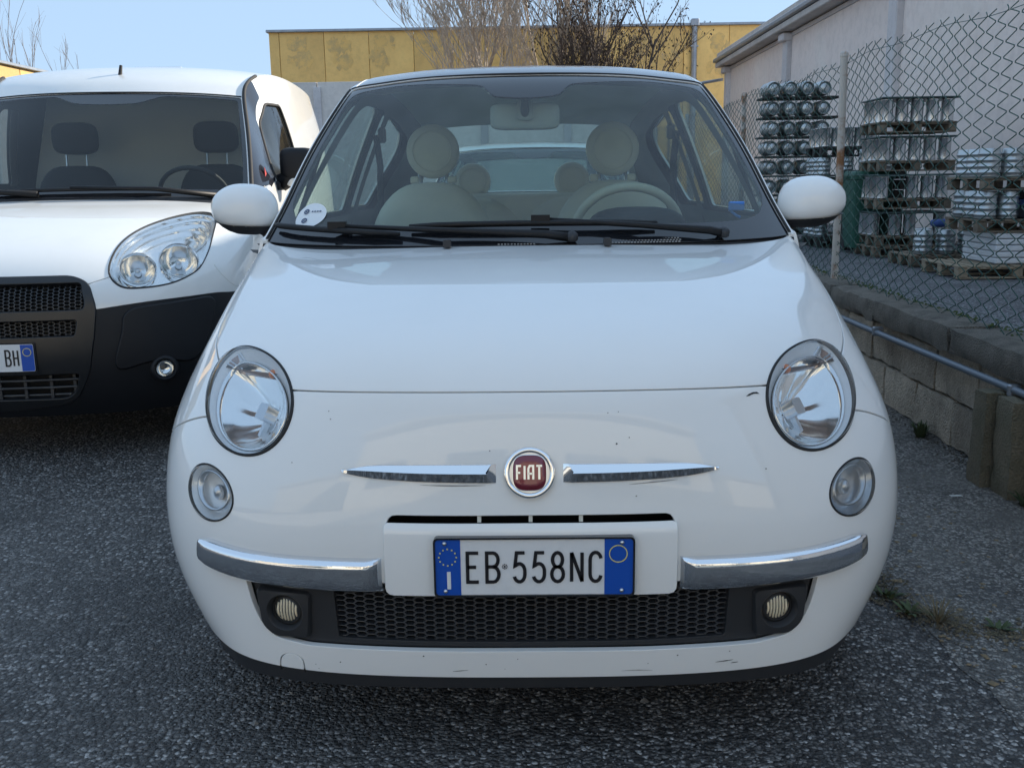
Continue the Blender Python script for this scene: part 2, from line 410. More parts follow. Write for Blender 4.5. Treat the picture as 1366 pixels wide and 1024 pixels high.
def letter(mb, ch, x, z, w, h, t, fn, d=.0012):
    """glyph with strokes t wide, as thin raised bars; fn(x, z, out) -> xyz"""
    for path in GLY[ch]:
        pts = [(x+t/2+p[0]*(w-t), z+t/2+p[1]/2*(h-t)) for p in path]; L, R_ = stroke2d(pts, t)
        # square the ends off by half a stroke
        k = len(L)
        vs = [fn(*p, 0) for p in L]+[fn(*p, 0) for p in R_]+[fn(*p, d) for p in L]+[fn(*p, d) for p in R_]; fs = []
        for i in range(k-1):
            fs += [(2*k+i, 2*k+i+1, 3*k+i+1, 3*k+i), (i, i+1, 2*k+i+1, 2*k+i), (k+i+1, k+i, 3*k+i, 3*k+i+1)]
        mb.add(vs, fs)
ORD = ['first', 'second', 'third', 'fourth', 'fifth', 'sixth', 'seventh', 'eighth', 'ninth', 'tenth']
# =================================================================== ground and buildings
def asphalt(name, base, stone, scale, dirt=None):
    m, n, out = nmat(name); L = n.links.new
    b = N(n, 'ShaderNodeBsdfPrincipled'); L(b.outputs[0], out.inputs[0]); b.inputs['Roughness'].default_value = .82
    tc = N(n, 'ShaderNodeTexCoord'); v1 = N(n, 'ShaderNodeTexVoronoi'); v1.inputs['Scale'].default_value = scale
    wv = N(n, 'ShaderNodeTexNoise'); wv.inputs['Scale'].default_value = scale*.8
    L(tc.outputs['Object'], wv.inputs['Vector'])
    ad = N(n, 'ShaderNodeVectorMath', operation='MULTIPLY_ADD'); ad.inputs[1].default_value = (.012, .012, .012)
    L(wv.outputs['Color'], ad.inputs[0]); L(tc.outputs['Object'], ad.inputs[2]); L(ad.outputs[0], v1.inputs['Vector'])
    # each stone its own grey
    sx = N(n, 'ShaderNodeSeparateColor'); L(v1.outputs['Color'], sx.inputs[0])
    rp = N(n, 'ShaderNodeValToRGB'); e = rp.color_ramp.elements
    e[0].position = 0; e[0].color = (base[0]*.22, base[1]*.22, base[2]*.23, 1); e[1].position = 1; e[1].color = (*stone, 1)
    q = e.new(.5); q.color = (*base, 1); q = e.new(.86); q.color = (base[0]*2.6, base[1]*2.6, base[2]*2.6, 1)
    L(sx.outputs[0], rp.inputs[0])
    # bitumen between the stones
    dm = N(n, 'ShaderNodeMapRange'); dm.inputs['From Min'].default_value = .42; dm.inputs['From Max'].default_value = .72
    L(v1.outputs['Distance'], dm.inputs[0])
    mx = N(n, 'ShaderNodeMix', data_type='RGBA'); mx.inputs[7].default_value = (base[0]*.42, base[1]*.42, base[2]*.44, 1)
    L(dm.outputs[0], mx.inputs[0]); L(rp.outputs[0], mx.inputs[6]); last = mx.outputs[2]
    # worn and dusty patches
    for sc_, lo, hi, col, a in ((.55, .45, .72, (base[0]*1.6+.02, base[1]*1.55+.02, base[2]*1.5+.02), .55), (2.3, .50, .70, (base[0]*.45, base[1]*.45, base[2]*.46), .7), (.9, .52, .66, (base[0]*.5, base[1]*.5, base[2]*.52), .6)) + ((dirt,) if dirt else ()):
        ns = N(n, 'ShaderNodeTexNoise'); ns.inputs['Scale'].default_value = sc_; ns.inputs['Detail'].default_value = 8; ns.inputs['Roughness'].default_value = .65; L(tc.outputs['Object'], ns.inputs['Vector'])
        mr = N(n, 'ShaderNodeMapRange'); mr.inputs['From Min'].default_value = lo; mr.inputs['From Max'].default_value = hi; mr.inputs['To Max'].default_value = a; L(ns.outputs[0], mr.inputs[0])
        m2 = N(n, 'ShaderNodeMix', data_type='RGBA'); L(mr.outputs[0], m2.inputs[0]); L(last, m2.inputs[6]); m2.inputs[7].default_value = (*col, 1); last = m2.outputs[2]
    L(last, b.inputs['Base Color'])
    rr = N(n, 'ShaderNodeMapRange'); rr.inputs['To Min'].default_value = .55; rr.inputs['To Max'].default_value = .95; L(sx.outputs[1], rr.inputs[0]); L(rr.outputs[0], b.inputs['Roughness'])
    hs = N(n, 'ShaderNodeMath', operation='MULTIPLY'); L(v1.outputs['Distance'], hs.inputs[0]); hs.inputs[1].default_value = -1.6
    h2 = N(n, 'ShaderNodeMath', operation='ADD'); L(hs.outputs[0], h2.inputs[0]); L(sx.outputs[2], h2.inputs[1])
    bp = N(n, 'ShaderNodeBump'); bp.inputs['Strength'].default_value = .9; bp.inputs['Distance'].default_value = .75/scale; L(h2.outputs[0], bp.inputs['Height']); L(bp.outputs[0], b.inputs['Normal'])
    return m
def concrete(name, col, dark, scale=2., streak=True, rough=.85, bmp=(.5, .01)):
    m, n, out = nmat(name); L = n.links.new
    b = N(n, 'ShaderNodeBsdfPrincipled'); L(b.outputs[0], out.inputs[0]); b.inputs['Roughness'].default_value = rough
    tc = N(n, 'ShaderNodeTexCoord'); oi = N(n, 'ShaderNodeObjectInfo')
    off = N(n, 'ShaderNodeVectorMath', operation='MULTIPLY_ADD'); off.inputs[1].default_value = (0, 0, 0); L(tc.outputs['Object'], off.inputs[0])
    cb = N(n, 'ShaderNodeCombineXYZ'); ml = N(n, 'ShaderNodeMath', operation='MULTIPLY'); ml.inputs[1].default_value = 50; L(oi.outputs['Random'], ml.inputs[0])
    for k in range(3): L(ml.outputs[0], cb.inputs[k])
    av = N(n, 'ShaderNodeVectorMath', operation='ADD'); L(tc.outputs['Object'], av.inputs[0]); L(cb.outputs[0], av.inputs[1])
    last = None; cur = (*col, 1)
    mp = N(n, 'ShaderNodeMapping'); mp.inputs['Scale'].default_value = (1, 1, .18); L(av.outputs[0], mp.inputs[0])
    for vec, sc_, lo, hi, c2, a in ((av.outputs[0], scale, .42, .75, dark, .8), (mp.outputs[0], scale*2.2, .5, .8, dark, .55 if streak else 0), (av.outputs[0], scale*14, .45, .8, tuple(c*.6 for c in col), .5), (av.outputs[0], scale*.6, .5, .7, tuple(min(1, c*1.25) for c in col), .4)):
        ns = N(n, 'ShaderNodeTexNoise'); ns.inputs['Scale'].default_value = sc_; ns.inputs['Detail'].default_value = 9; ns.inputs['Roughness'].default_value = .68; L(vec, ns.inputs['Vector'])
        mr = N(n, 'ShaderNodeMapRange'); mr.inputs['From Min'].default_value = lo; mr.inputs['From Max'].default_value = hi; mr.inputs['To Max'].default_value = a; L(ns.outputs[0], mr.inputs[0])
        m2 = N(n, 'ShaderNodeMix', data_type='RGBA'); L(mr.outputs[0], m2.inputs[0]); m2.inputs[7].default_value = (*c2, 1)
        if last: L(last, m2.inputs[6])
        else: m2.inputs[6].default_value = cur
        last = m2.outputs[2]
    rv = N(n, 'ShaderNodeMapRange'); rv.inputs['To Min'].default_value = .82; rv.inputs['To Max'].default_value = 1.15; L(oi.outputs['Random'], rv.inputs[0])
    m3 = N(n, 'ShaderNodeMix', data_type='RGBA', blend_type='MULTIPLY'); m3.inputs[0].default_value = 1; L(last, m3.inputs[6]); L(rv.outputs[0], m3.inputs[7])
    L(m3.outputs[2], b.inputs['Base Color'])
    nb = N(n, 'ShaderNodeTexNoise'); nb.inputs['Scale'].default_value = scale*22; nb.inputs['Detail'].default_value = 8; L(av.outputs[0], nb.inputs['Vector'])
    bp = N(n, 'ShaderNodeBump'); bp.inputs['Strength'].default_value = bmp[0]; bp.inputs['Distance'].default_value = bmp[1]; L(nb.outputs[0], bp.inputs['Height']); L(bp.outputs[0], b.inputs['Normal'])
    return m
ASPH = asphalt('asphalt', (.106, .102, .098), (.60, .58, .56), 100)
ASPH2 = asphalt('yard_asphalt', (.15, .155, .165), (.24, .24, .24), 60)
ASPH3 = asphalt('worn_asphalt', (.172, .162, .148), (.42, .40, .38), 105, (3, .45, .7, (.20, .19, .17), .6))
# one ground sheet to the horizon
kind(MB().grid([[(x, y, -.01) for x in (-300, 300)] for y in (-300, 300)], flip=True).build('ground', ASPH2))
def sheet(name, x0, x1, y0, y1, z, m, nx=60, ny=60, amp=.006, rag=0):
    G = []
    for j in range(ny+1):
        row = []
        for i in range(nx+1):
            x = x0+(x1-x0)*i/nx; y = y0+(y1-y0)*j/ny
            hgt = amp*(math.sin(x*2.1+y*1.3)*.5+math.sin(x*.7-y*1.9+1)*.5)*.6
            if i in (0, nx): x += rag*(math.sin(y*3.1+i)*.5+math.sin(y*9.7)*.3+math.sin(y*27)*.14+math.sin(y*61+1)*.10)
            row.append((x, y, z+hgt))
        G.append(row)
    return kind(MB().grid(G, flip=True).build(name, m, None, 180))
sheet('parking_lot', -12, 1.02, -9, 26, 0, ASPH, 50, 70)
kind(MB().grid([[(x, y, .008) for x in (-16, 12)] for y in (-10.4, -3.4)], flip=True).build('bounce_apron', concrete('bounce_concrete', (.66, .60, .50), (.54, .49, .41), .6, False)))  # unseen pale ground, added to bounce sunlight onto the car front
sheet('pavement_edge', .98, 1.80, -9, 26, .0018, ASPH3, 12, 700, .006, .05)

C_GREY = concrete('grey_concrete', (.82, .75, .69), (.64, .59, .54), .5)
C_PALE = concrete('pale_render', (.92, .79, .72), (.84, .73, .66), .35, True)
C_PIL = concrete('pilaster_concrete', (.66, .62, .61), (.48, .45, .45), .8)
C_EAVE = concrete('eave_concrete', (.66, .62, .59), (.42, .40, .37), .9)
YEL = concrete('yellow_panel', (.84, .57, .20), (.70, .46, .16), .35, True, .6)
ZINC = pmat('zinc', (.34, .37, .41), .42, .6, var=(4, (.22, .24, .27), .4, .8))
SOOT = pmat('faded_paint', (.56, .41, .19), .8, var=(3.5, (.80, .54, .19), .38, .58))

# ---- yellow panel-clad building far behind
YB = 40.0
yb = thing('yellow_building', 'long mustard yellow building with vertical panels and faded grey marks behind the trees', 'building', (0, YB, 0))
hx_ = lambda px: (px-706)*.0300
x0, x1, top = -10.45, 16.0, 7.12
edges = [x0, x0+.42]+[x0+.42+1.83*k for k in range(1, 14)]+[x1]
for i in range(len(edges)-1):
    a, b = edges[i], edges[i+1]
    MB().box(((a+b)/2, 0, top/2), (b-a-.018, .12, top-.02), ch=.012).build('panel', YEL, yb, fix=True)
MB().box(((x0+x1)/2, .25, top/2-.05), (x1-x0-.05, .36, top-.2)).build('wall', pmat('joint_dark', (.12, .08, .03), .9), yb)
MB().box(((x0+x1)/2, .06, top+.03), (x1-x0+.16, .5, .11), ch=.02).build('coping', ZINC, yb, fix=True)
MB().box(((x0+x1)/2, 5.2, top/2-.2), (x1-x0-.3, 9.4, top-.6)).build('hall', YEL, yb)
# faded lettering-like stains, one above the other on the panels
def blotch(x, z, w, h, seed):
    r2 = random.Random(seed); mb = MB()
    for k in range(16):
        cx, cz = x+(r2.random()-.5)*w, z+(r2.random()-.5)*h; n_ = 9; rr = .08+.13*r2.random(); cz = min(cz, 7.0-rr*1.7)
        mb.add([(cx, -.0645-.0006*k, cz)]+[(cx+rr*(.5+.8*r2.random())*math.cos(2*PI*q/n_)*.8, -.0645-.0006*k, cz+rr*(.5+1.1*r2.random())*math.sin(2*PI*q/n_)) for q in range(n_)], [(0, q+1, (q+1) % n_+1) for q in range(n_)])
    return mb
for i, (px, py, w, h) in enumerate([(398, 58, .9, .45), (398, 82, .9, .35), (455, 60, .9, .5), (458, 83, .7, .3), (516, 57, .8, .6), (508, 80, .7, .5), (575, 60, .9, .4), (620, 70, .9, .4), (690, 62, .8, .4), (760, 66, .8, .5), (860, 62, .8, .5), (905, 70, .6, .4), (968, 60, .8, .6), (970, 95, .9, .5), (928, 55, .5, .6), (850, 82, .7, .4)]):
    o = blotch(hx_(px), 1.12+(YB-CAM[1])*math.tan(math.atan((512-py-.014*(px-706))/1300)-PITCH), w, h, 40+i).build('paint_stain', SOOT, yb); o['kind'] = 'stuff'
MB().tube([(hx_(934), -.2, .1), (hx_(934), -.2, 7.25)], .115, 12).build('downpipe', ZINC, yb, 60)
MB().box((hx_(934), -.2, 7.2), (.34, .3, .3), ch=.04).build('pipe_hopper', ZINC, yb, fix=True)
for z in (2.5, 4.5, 6.3): MB().box((hx_(934), -.17, z), (.3, .26, .05)).build('pipe_clamp', ZINC, yb)

# ---- concrete boundary wall in front of it
cw_ = thing('concrete_wall', 'plain grey precast concrete wall behind the van, below the yellow building', 'wall', (0, 27.5, 0))
xs = np.arange(-30, 1.9, 2.4)
for a in xs: MB().box((a+1.2, 0, 1.97), (2.37, .16, 3.94), ch=.01).build('wall_panel', C_GREY, cw_, fix=True)
MB().box((-14, .10, 1.9), (31.6, .06, 3.7)).build('wall_backing', C_GREY, cw_)
for a in xs[1:]: MB().box((a, -.11, 1.9), (.22, .07, 3.8), ch=.01).build('wall_post', C_PIL, cw_, fix=True)

# ---- sunlit yellow building at the far left
lb = thing('yellow_shed', 'sunlit yellow building edge sloping away at the far left above the van', 'building', (-20.5, 34, 0))
LBW = concrete('sunlit_yellow', (.62, .40, .14), (.52, .33, .11), .4, True, .6)
for k in range(16): MB().box((0, -12+k*1.9+.95, 2.9), (.2, 1.86, 5.8), ch=.02).build('panel', LBW, lb, fix=True)
MB().box((-4.2, 3.2, 2.8), (8, 30.2, 5.5)).build('hall', LBW, lb)
MB().box((0, 3.2, 5.86), (.5, 30.6, .12), ch=.02).build('coping', ZINC, lb, fix=True)
MB().tube([(.1, -3.0, 5.8), (.1, -3.0, 6.5)], .06, 8).build('vent_pipe', pmat('white_metal', (.7, .7, .7), .4), lb, 60)

# ---- long pale warehouse on the right
WX, WZ = 7.0, 4.98
wh = thing('warehouse', 'long pale pinkish warehouse with concrete pilasters and a wide eave on the right', 'building', (WX, 0, 0))
pil = [33.0-7.75*k for k in range(6)]
MB().box((4.0, 13.6, WZ/2-.1), (8.0, 39.2, WZ-.2)).build('hall', C_PALE, wh)
for k in range(5):
    a, b = pil[k+1]+.21, pil[k]-.21
    MB().box((-.03, (a+b)/2, 2.35), (.06, b-a, 4.62), ch=.008).build('wall', C_PALE, wh, fix=True)
    MB().box((-.055, (a+b)/2, 4.71), (.07, b-a, .10), ch=.008).build('beam', C_PIL, wh, fix=True)
for y in pil: MB().box((-.10, y, 2.37), (.2, .42, 4.74), ch=.02).build('pilaster', C_PIL, wh, fix=True)
for y in pil: MB().box((-.18, y, 4.66), (.28, .5, .2), ch=.03).build('pilaster_cap', C_PIL, wh, fix=True)
MB().box((-.14, 13.7, 4.87), (.6, 39.9, .16), ch=.02).build('eave', C_EAVE, wh, fix=True)
MB().box((-.32, 13.7, 5.03), (.38, 40.1, .14), ch=.03).build('gutter', ZINC, wh, fix=True)
MB().box((-.20, 13.7, 5.20), (.34, 40.1, .18), ch=.02).build('fascia', C_EAVE, wh, fix=True)
MB().tube([(-.2, 33.4, 4.4), (-1.0, 33.4, 4.28)], .05, 8).build('spout', ZINC, wh, 60)

# ---- building across the lane behind the viewer (its sunlit front shows in the chrome and the paint)
cb_ = thing('cream_building', 'sunlit cream building facing the car, mirrored in its chrome', 'building', (0, -10.5, 0))
C_CREAM = concrete('cream_render', (.86, .78, .64), (.78, .70, .57), .4)
MB().box((0, -3, 2.25), (13.0, 6, 4.5), ch=.02).build('wall', C_CREAM, cb_, fix=True)
MB().box((0, -2.9, 4.6), (13.4, 6.5, .2), ch=.03).build('roof', C_EAVE, cb_, fix=True)
GB = pmat('dark_window', (.03, .04, .05), .08)
for x in (-4.6, -1.2, 4.4):
    f_w = MB().box((x, .03, 1.9), (1.7, .06, 1.5), ch=.01).build('window', ZINC, cb_, fix=True)
    MB().box((x, .07, 1.9), (1.5, .03, 1.3)).build('pane', GB, f_w)
MB().box((1.7, .03, 1.2), (1.9, .06, 2.4), ch=.01).build('door', pmat('door_grey', (.28, .30, .33), .5), cb_, fix=True)
for sx, w, hh in ((-1, 10, 3.2), (1, 9, 2.8)):
    ob_ = thing('low_shed', '%s low pale shed beyond the cream building opposite the car' % ('wider' if sx < 0 else 'narrower'), 'building', (sx*15.5, -15.5, 0))
    MB().box((0, -3, hh/2), (w, 6, hh), ch=.02).build('wall', C_CREAM, ob_, fix=True); MB().box((0, -2.9, hh+.1), (w+.4, 6.5, .2), ch=.03).build('roof', C_EAVE, ob_, fix=True)

# ---- low block wall, coping, pipe
C_BLOCK = concrete('wall_block', (.58, .50, .40), (.13, .11, .085), 4.5, True, .9, (.9, .02))
C_COP = concrete('coping_stone', (.30, .275, .235), (.045, .042, .037), 7.5, False, .95, (1.0, .035))
C_MOSS = concrete('mossy_post', (.20, .175, .125), (.055, .06, .03), 6.0, True, .9, (.9, .02))
lw = thing('low_wall', 'low weathered concrete block wall carrying the wire fence beside the white hatchback', 'wall', (1.76, 0, 0))
proto = {}
from mathutils import noise as mnoise
def rough_box(size, seed, ch=.01, amp=.007, step=.06):
    """worn block: a box cut into facets, corners knocked off, faces uneven"""
    import bmesh
    mb = MB(); mb.box((0, 0, 0), size); bm = bmesh.new(); vs = [bm.verts.new(v) for v in mb.v]
    for f in mb.f: bm.faces.new([vs[i] for i in f])
    L = max(size); cuts = max(2, min(9, int(L/step)))
    bmesh.ops.subdivide_edges(bm, edges=[e for e in bm.edges if e.calc_length() > .25], cuts=cuts, use_grid_fill=True)
    bmesh.ops.subdivide_edges(bm, edges=[e for e in bm.edges if e.calc_length() > .09], cuts=2, use_grid_fill=True)
    bm.verts.ensure_lookup_table(); out = MB(); h = [q/2 for q in size]
    for v in bm.verts:
        p = v.co.copy(); k = sum(abs(abs(p[i])-h[i]) < 1e-4 for i in range(3))
        q = p*9+Vector((seed*3.7, seed*1.3, seed)); d = mnoise.noise_vector(q)*amp+mnoise.noise_vector(q*3.1)*amp*.5
        if k >= 2: d -= Vector([math.copysign(ch*.55, p[i]) if abs(abs(p[i])-h[i]) < 1e-4 else 0 for i in range(3)])*(1+1.2*mnoise.noise(q*1.7))
        v.co = p+d
    out.v = [tuple(v.co) for v in bm.verts]; bm.verts.index_update(); out.f = [tuple(v.index for v in f.verts) for f in bm.faces]; out.mi = [0]*len(out.f); bm.free()
    return out
def piece(name, size, mat_, loc, seed, ch=.008):
    """rough stone piece sharing one of a few worn meshes"""
    key = (name, tuple(round(q, 3) for q in size), seed % 5)
    if key not in proto:
        proto[key] = rough_box(size, int(sum(size)*1000)+seed % 5, ch).mesh(name, 40, True)
    o = link(name, proto[key], lw, mat_); o.location = loc
    return o
i = 0
y = 0.5
while y < 12.5:                                   # courses of blocks, then a coping course
    for c in range(2):
        yy = y+(.2 if c else 0)
        piece('block', (.16, .388, .190), C_BLOCK, (.085+rng.uniform(-.006, .006), yy, .098+c*.198), i); i += 1
    y += .398
y = .42
while y < 12.6:
    L_ = rng.choice((.72, .90, .98)); piece('coping_stone', (.225, L_-.006, .120), C_COP, (.072+rng.uniform(-.006, .006), y+L_/2, .452+rng.uniform(-.004, .004)), i, .020); y += L_; i += 1
MB().box((.09, 6.4, .25), (.11, 12.2, .36)).build('mortar', concrete('mortar', (.13, .125, .115), (.06, .06, .055), 6), lw)
MB().box((.085, 21.5, .25), (.17, 18, .5), ch=.01).build('wall_run', C_BLOCK, lw, fix=True)
for dx, yy, w in ((-.05, 1.66, .13), (-.075, 1.80, .11)):
    mb = rough_box((.10, w, .36), 3+int(yy*10), .008, .006); mb.v = [(a+dx, b+yy, c+.172) for a, b, c in mb.v]; mb.build('buttress', C_MOSS, lw, 40, True)
pp = [(-.045, y, .365+.006*math.sin(y*1.3)) for y in np.linspace(.6, 14, 30)]
PIPE = pmat('pipe_grey', (.17, .20, .24), .45, .3)
pipe = MB().tube(pp, .0145, 10).build('pipe', PIPE, lw, 180)
for y in (1.72, 3.1, 4.6, 6.1): MB().box((-.038, y, .366), (.05, .026, .045), ch=.006).build('pipe_clip', ZINC, pipe, fix=True)
FRONT = [
 [(0, 0.03, 0.165), (0.2, 0.032, 0.165), (0.4, 0.05, 0.165), (0.543, 0.088, 0.167), (0.617, 0.15, 0.17), (0.68, 0.25, 0.175), (0.723, 0.38, 0.18), (0.743, 0.56, 0.185), (0.748, 0.83, 0.19), (0.745, 1.1, 0.19)],
 [(0, 0.022, 0.215), (0.2, 0.024, 0.215), (0.4, 0.042, 0.215), (0.55, 0.083, 0.217), (0.634, 0.148, 0.22), (0.704, 0.25, 0.225), (0.749, 0.38, 0.23), (0.769, 0.56, 0.235), (0.774, 0.83, 0.24), (0.769, 1.1, 0.24)],
 [(0, 0.012, 0.3), (0.2, 0.014, 0.3), (0.4, 0.034, 0.3), (0.559, 0.08, 0.3), (0.659, 0.148, 0.3), (0.736, 0.25, 0.305), (0.783, 0.375, 0.305), (0.802, 0.55, 0.31), (0.806, 0.83, 0.31), (0.798, 1.1, 0.31)],
 [(0, 0.004, 0.4), (0.2, 0.006, 0.4), (0.4, 0.028, 0.4), (0.562, 0.078, 0.4), (0.672, 0.15, 0.4), (0.752, 0.25, 0.4), (0.801, 0.375, 0.4), (0.817, 0.54, 0.4), (0.818, 0.83, 0.4), (0.807, 1.1, 0.4)],
 [(0, 0.005, 0.5), (0.2, 0.008, 0.5), (0.4, 0.034, 0.5), (0.564, 0.09, 0.5), (0.672, 0.165, 0.5), (0.753, 0.265, 0.5), (0.804, 0.39, 0.5), (0.819, 0.55, 0.5), (0.82, 0.83, 0.5), (0.811, 1.1, 0.5)],
 [(0, 0.018, 0.605), (0.2, 0.023, 0.605), (0.4, 0.056, 0.605), (0.558, 0.12, 0.605), (0.66, 0.198, 0.605), (0.74, 0.3, 0.605), (0.791, 0.42, 0.605), (0.814, 0.58, 0.605), (0.817, 0.83, 0.605), (0.81, 1.1, 0.605)],
 [(0, 0.04, 0.695), (0.2, 0.047, 0.695), (0.4, 0.088, 0.695), (0.535, 0.158, 0.695), (0.63, 0.24, 0.695), (0.7, 0.335, 0.697), (0.755, 0.46, 0.7), (0.791, 0.62, 0.702), (0.806, 0.85, 0.704), (0.802, 1.1, 0.705)],
 [(0, 0.064, 0.752), (0.2, 0.073, 0.753), (0.39, 0.118, 0.757), (0.51, 0.198, 0.762), (0.595, 0.285, 0.767), (0.655, 0.385, 0.772), (0.712, 0.505, 0.778), (0.758, 0.655, 0.782), (0.784, 0.87, 0.786), (0.781, 1.1, 0.79)],
 [(0, 0.125, 0.812), (0.2, 0.138, 0.813), (0.375, 0.187, 0.817), (0.482, 0.27, 0.822), (0.559, 0.36, 0.828), (0.616, 0.455, 0.833), (0.676, 0.565, 0.839), (0.729, 0.7, 0.844), (0.762, 0.9, 0.85), (0.764, 1.1, 0.855)],
 [(0, 0.245, 0.862), (0.19, 0.258, 0.862), (0.36, 0.31, 0.863), (0.464, 0.385, 0.865), (0.538, 0.468, 0.868), (0.599, 0.552, 0.873), (0.66, 0.65, 0.879), (0.713, 0.77, 0.885), (0.747, 0.94, 0.89), (0.756, 1.1, 0.894)],
 [(0, 0.435, 0.903), (0.18, 0.447, 0.903), (0.35, 0.49, 0.901), (0.457, 0.55, 0.899), (0.535, 0.62, 0.899), (0.598, 0.69, 0.901), (0.66, 0.77, 0.906), (0.711, 0.86, 0.911), (0.743, 0.98, 0.917), (0.753, 1.1, 0.922)],
 [(0, 0.66, 0.934), (0.18, 0.67, 0.933), (0.345, 0.702, 0.929), (0.456, 0.75, 0.926), (0.537, 0.8, 0.924), (0.606, 0.85, 0.924), (0.665, 0.905, 0.927), (0.713, 0.965, 0.932), (0.74, 1.04, 0.938), (0.751, 1.1, 0.943)],
 [(0, 0.87, 0.952), (0.18, 0.88, 0.951), (0.345, 0.905, 0.947), (0.455, 0.935, 0.944), (0.54, 0.965, 0.942), (0.61, 1, 0.943), (0.665, 1.03, 0.946), (0.705, 1.06, 0.95), (0.728, 1.09, 0.955), (0.738, 1.12, 0.96)],
]
TOP = [
 [(0, 0.9, 0.955), (0.25, 0.915, 0.955), (0.463, 0.96, 0.955), (0.63, 1.03, 0.957), (0.709, 1.075, 0.96), (0.749, 1.105, 0.965)],
 [(0, 1.06, 1.082), (0.24, 1.072, 1.08), (0.444, 1.11, 1.075), (0.596, 1.165, 1.068), (0.676, 1.2, 1.063), (0.718, 1.225, 1.06)],
 [(0, 1.22, 1.206), (0.23, 1.23, 1.204), (0.424, 1.265, 1.2), (0.562, 1.305, 1.193), (0.64, 1.335, 1.187), (0.682, 1.355, 1.18)],
 [(0, 1.38, 1.327), (0.22, 1.388, 1.325), (0.393, 1.415, 1.32), (0.525, 1.45, 1.311), (0.597, 1.475, 1.304), (0.639, 1.49, 1.296)],
 [(0, 1.53, 1.432), (0.2, 1.535, 1.43), (0.362, 1.555, 1.424), (0.482, 1.58, 1.413), (0.551, 1.6, 1.407), (0.592, 1.615, 1.397)],
 [(0, 1.68, 1.483), (0.2, 1.683, 1.48), (0.352, 1.7, 1.473), (0.467, 1.715, 1.461), (0.536, 1.73, 1.452), (0.575, 1.74, 1.439)],
 [(0, 1.88, 1.509), (0.2, 1.88, 1.506), (0.352, 1.885, 1.499), (0.467, 1.89, 1.487), (0.531, 1.895, 1.479), (0.569, 1.9, 1.466)],
 [(0, 2.2, 1.513), (0.2, 2.2, 1.51), (0.352, 2.2, 1.503), (0.466, 2.2, 1.492), (0.529, 2.2, 1.484), (0.565, 2.2, 1.472)],
 [(0, 2.6, 1.493), (0.2, 2.6, 1.49), (0.352, 2.6, 1.483), (0.465, 2.6, 1.473), (0.522, 2.6, 1.466), (0.556, 2.6, 1.455)],
 [(0, 2.95, 1.442), (0.2, 2.95, 1.439), (0.34, 2.945, 1.432), (0.445, 2.94, 1.423), (0.5, 2.935, 1.419), (0.535, 2.93, 1.409)],
 [(0, 3.15, 1.39), (0.2, 3.148, 1.387), (0.335, 3.14, 1.38), (0.435, 3.13, 1.372), (0.49, 3.115, 1.367), (0.525, 3.1, 1.357)],
 [(0, 3.33, 1.25), (0.2, 3.327, 1.248), (0.34, 3.315, 1.243), (0.45, 3.295, 1.236), (0.515, 3.275, 1.229), (0.56, 3.25, 1.22)],
 [(0, 3.45, 1.08), (0.22, 3.446, 1.079), (0.37, 3.432, 1.076), (0.49, 3.41, 1.071), (0.56, 3.388, 1.066), (0.61, 3.36, 1.06)],
 [(0, 3.52, 0.92), (0.24, 3.516, 0.919), (0.4, 3.5, 0.916), (0.53, 3.475, 0.911), (0.605, 3.45, 0.906), (0.66, 3.42, 0.9)],
 [(0, 3.545, 0.7), (0.25, 3.54, 0.7), (0.42, 3.525, 0.7), (0.55, 3.495, 0.7), (0.63, 3.465, 0.7), (0.69, 3.42, 0.7)],
 [(0, 3.545, 0.45), (0.25, 3.54, 0.45), (0.42, 3.525, 0.45), (0.55, 3.495, 0.45), (0.63, 3.465, 0.45), (0.69, 3.42, 0.45)],
 [(0, 3.5, 0.22), (0.25, 3.495, 0.22), (0.41, 3.48, 0.22), (0.535, 3.45, 0.22), (0.61, 3.42, 0.22), (0.67, 3.38, 0.22)],
]
# =================================================================== the small white hatchback
M = {}
M['white'] = pmat('white_paint', (.83, .83, .815), .45, 0, 1.0, var=(2.2, (.80, .80, .78), .45, .8), coat_rough=.012, spec=.3)
M['gap'] = pmat('dark_gap', (.012, .012, .013), .8)
M['plastic'] = pmat('black_plastic', (.022, .023, .026), .55, bump=(900, .25, .001))
M['gloss_black'] = pmat('gloss_black', (.012, .013, .016), .08, 0, .6)
M['rubber'] = pmat('rubber', (.02, .02, .021), .75, bump=(300, .2, .002))
M['chrome'] = pmat('chrome', (.86, .87, .88), .05, 1)
M['chrome_worn'] = pmat('worn_chrome', (.80, .81, .83), .055, 1, bump=(160, .06, .002))
M['satin'] = pmat('satin_silver', (.62, .64, .67), .28, 1)
M['reflector'] = pmat('reflector', (.92, .92, .91), .13, 1)
M['headbowl'] = pmat('head_bowl', (.93, .93, .92), .11, 1)
M['roofskin'] = pmat('dark_roof', (.045, .055, .075), .4, 0, 1.0)
M['bezel'] = pmat('lamp_bezel', (.80, .82, .85), .28, 0)
M['wiper'] = pmat('wiper_black', (.010, .010, .011), .5, spec=.3)
M['lampsilver'] = pmat('lamp_silver', (.88, .88, .88), .30, .35)
M['lens'] = glassmat('lamp_lens', (.93, .95, .96), 1.42, .10, (.5, .5, .48))
M['lens_dull'] = glassmat('cloudy_lamp_lens', (.86, .88, .89), 1.42, .22, (.42, .42, .40), .03)
M['glass'] = glassmat('car_glass', (.62, .74, .71), 1.5, .07, (.42, .47, .50))
M['glass_side'] = glassmat('car_side_glass', (.74, .84, .81), 1.5, .02)
M['roofglass'] = glassmat('tinted_roof_glass', (.22, .24, .24), 1.55, .03, (.2, .22, .24))
M['amber'] = pmat('amber_plastic', (.75, .2, .03), .25, 0, .6)
M['warm_lamp'] = pmat('fog_reflector', (.95, .80, .56), .35, .0)
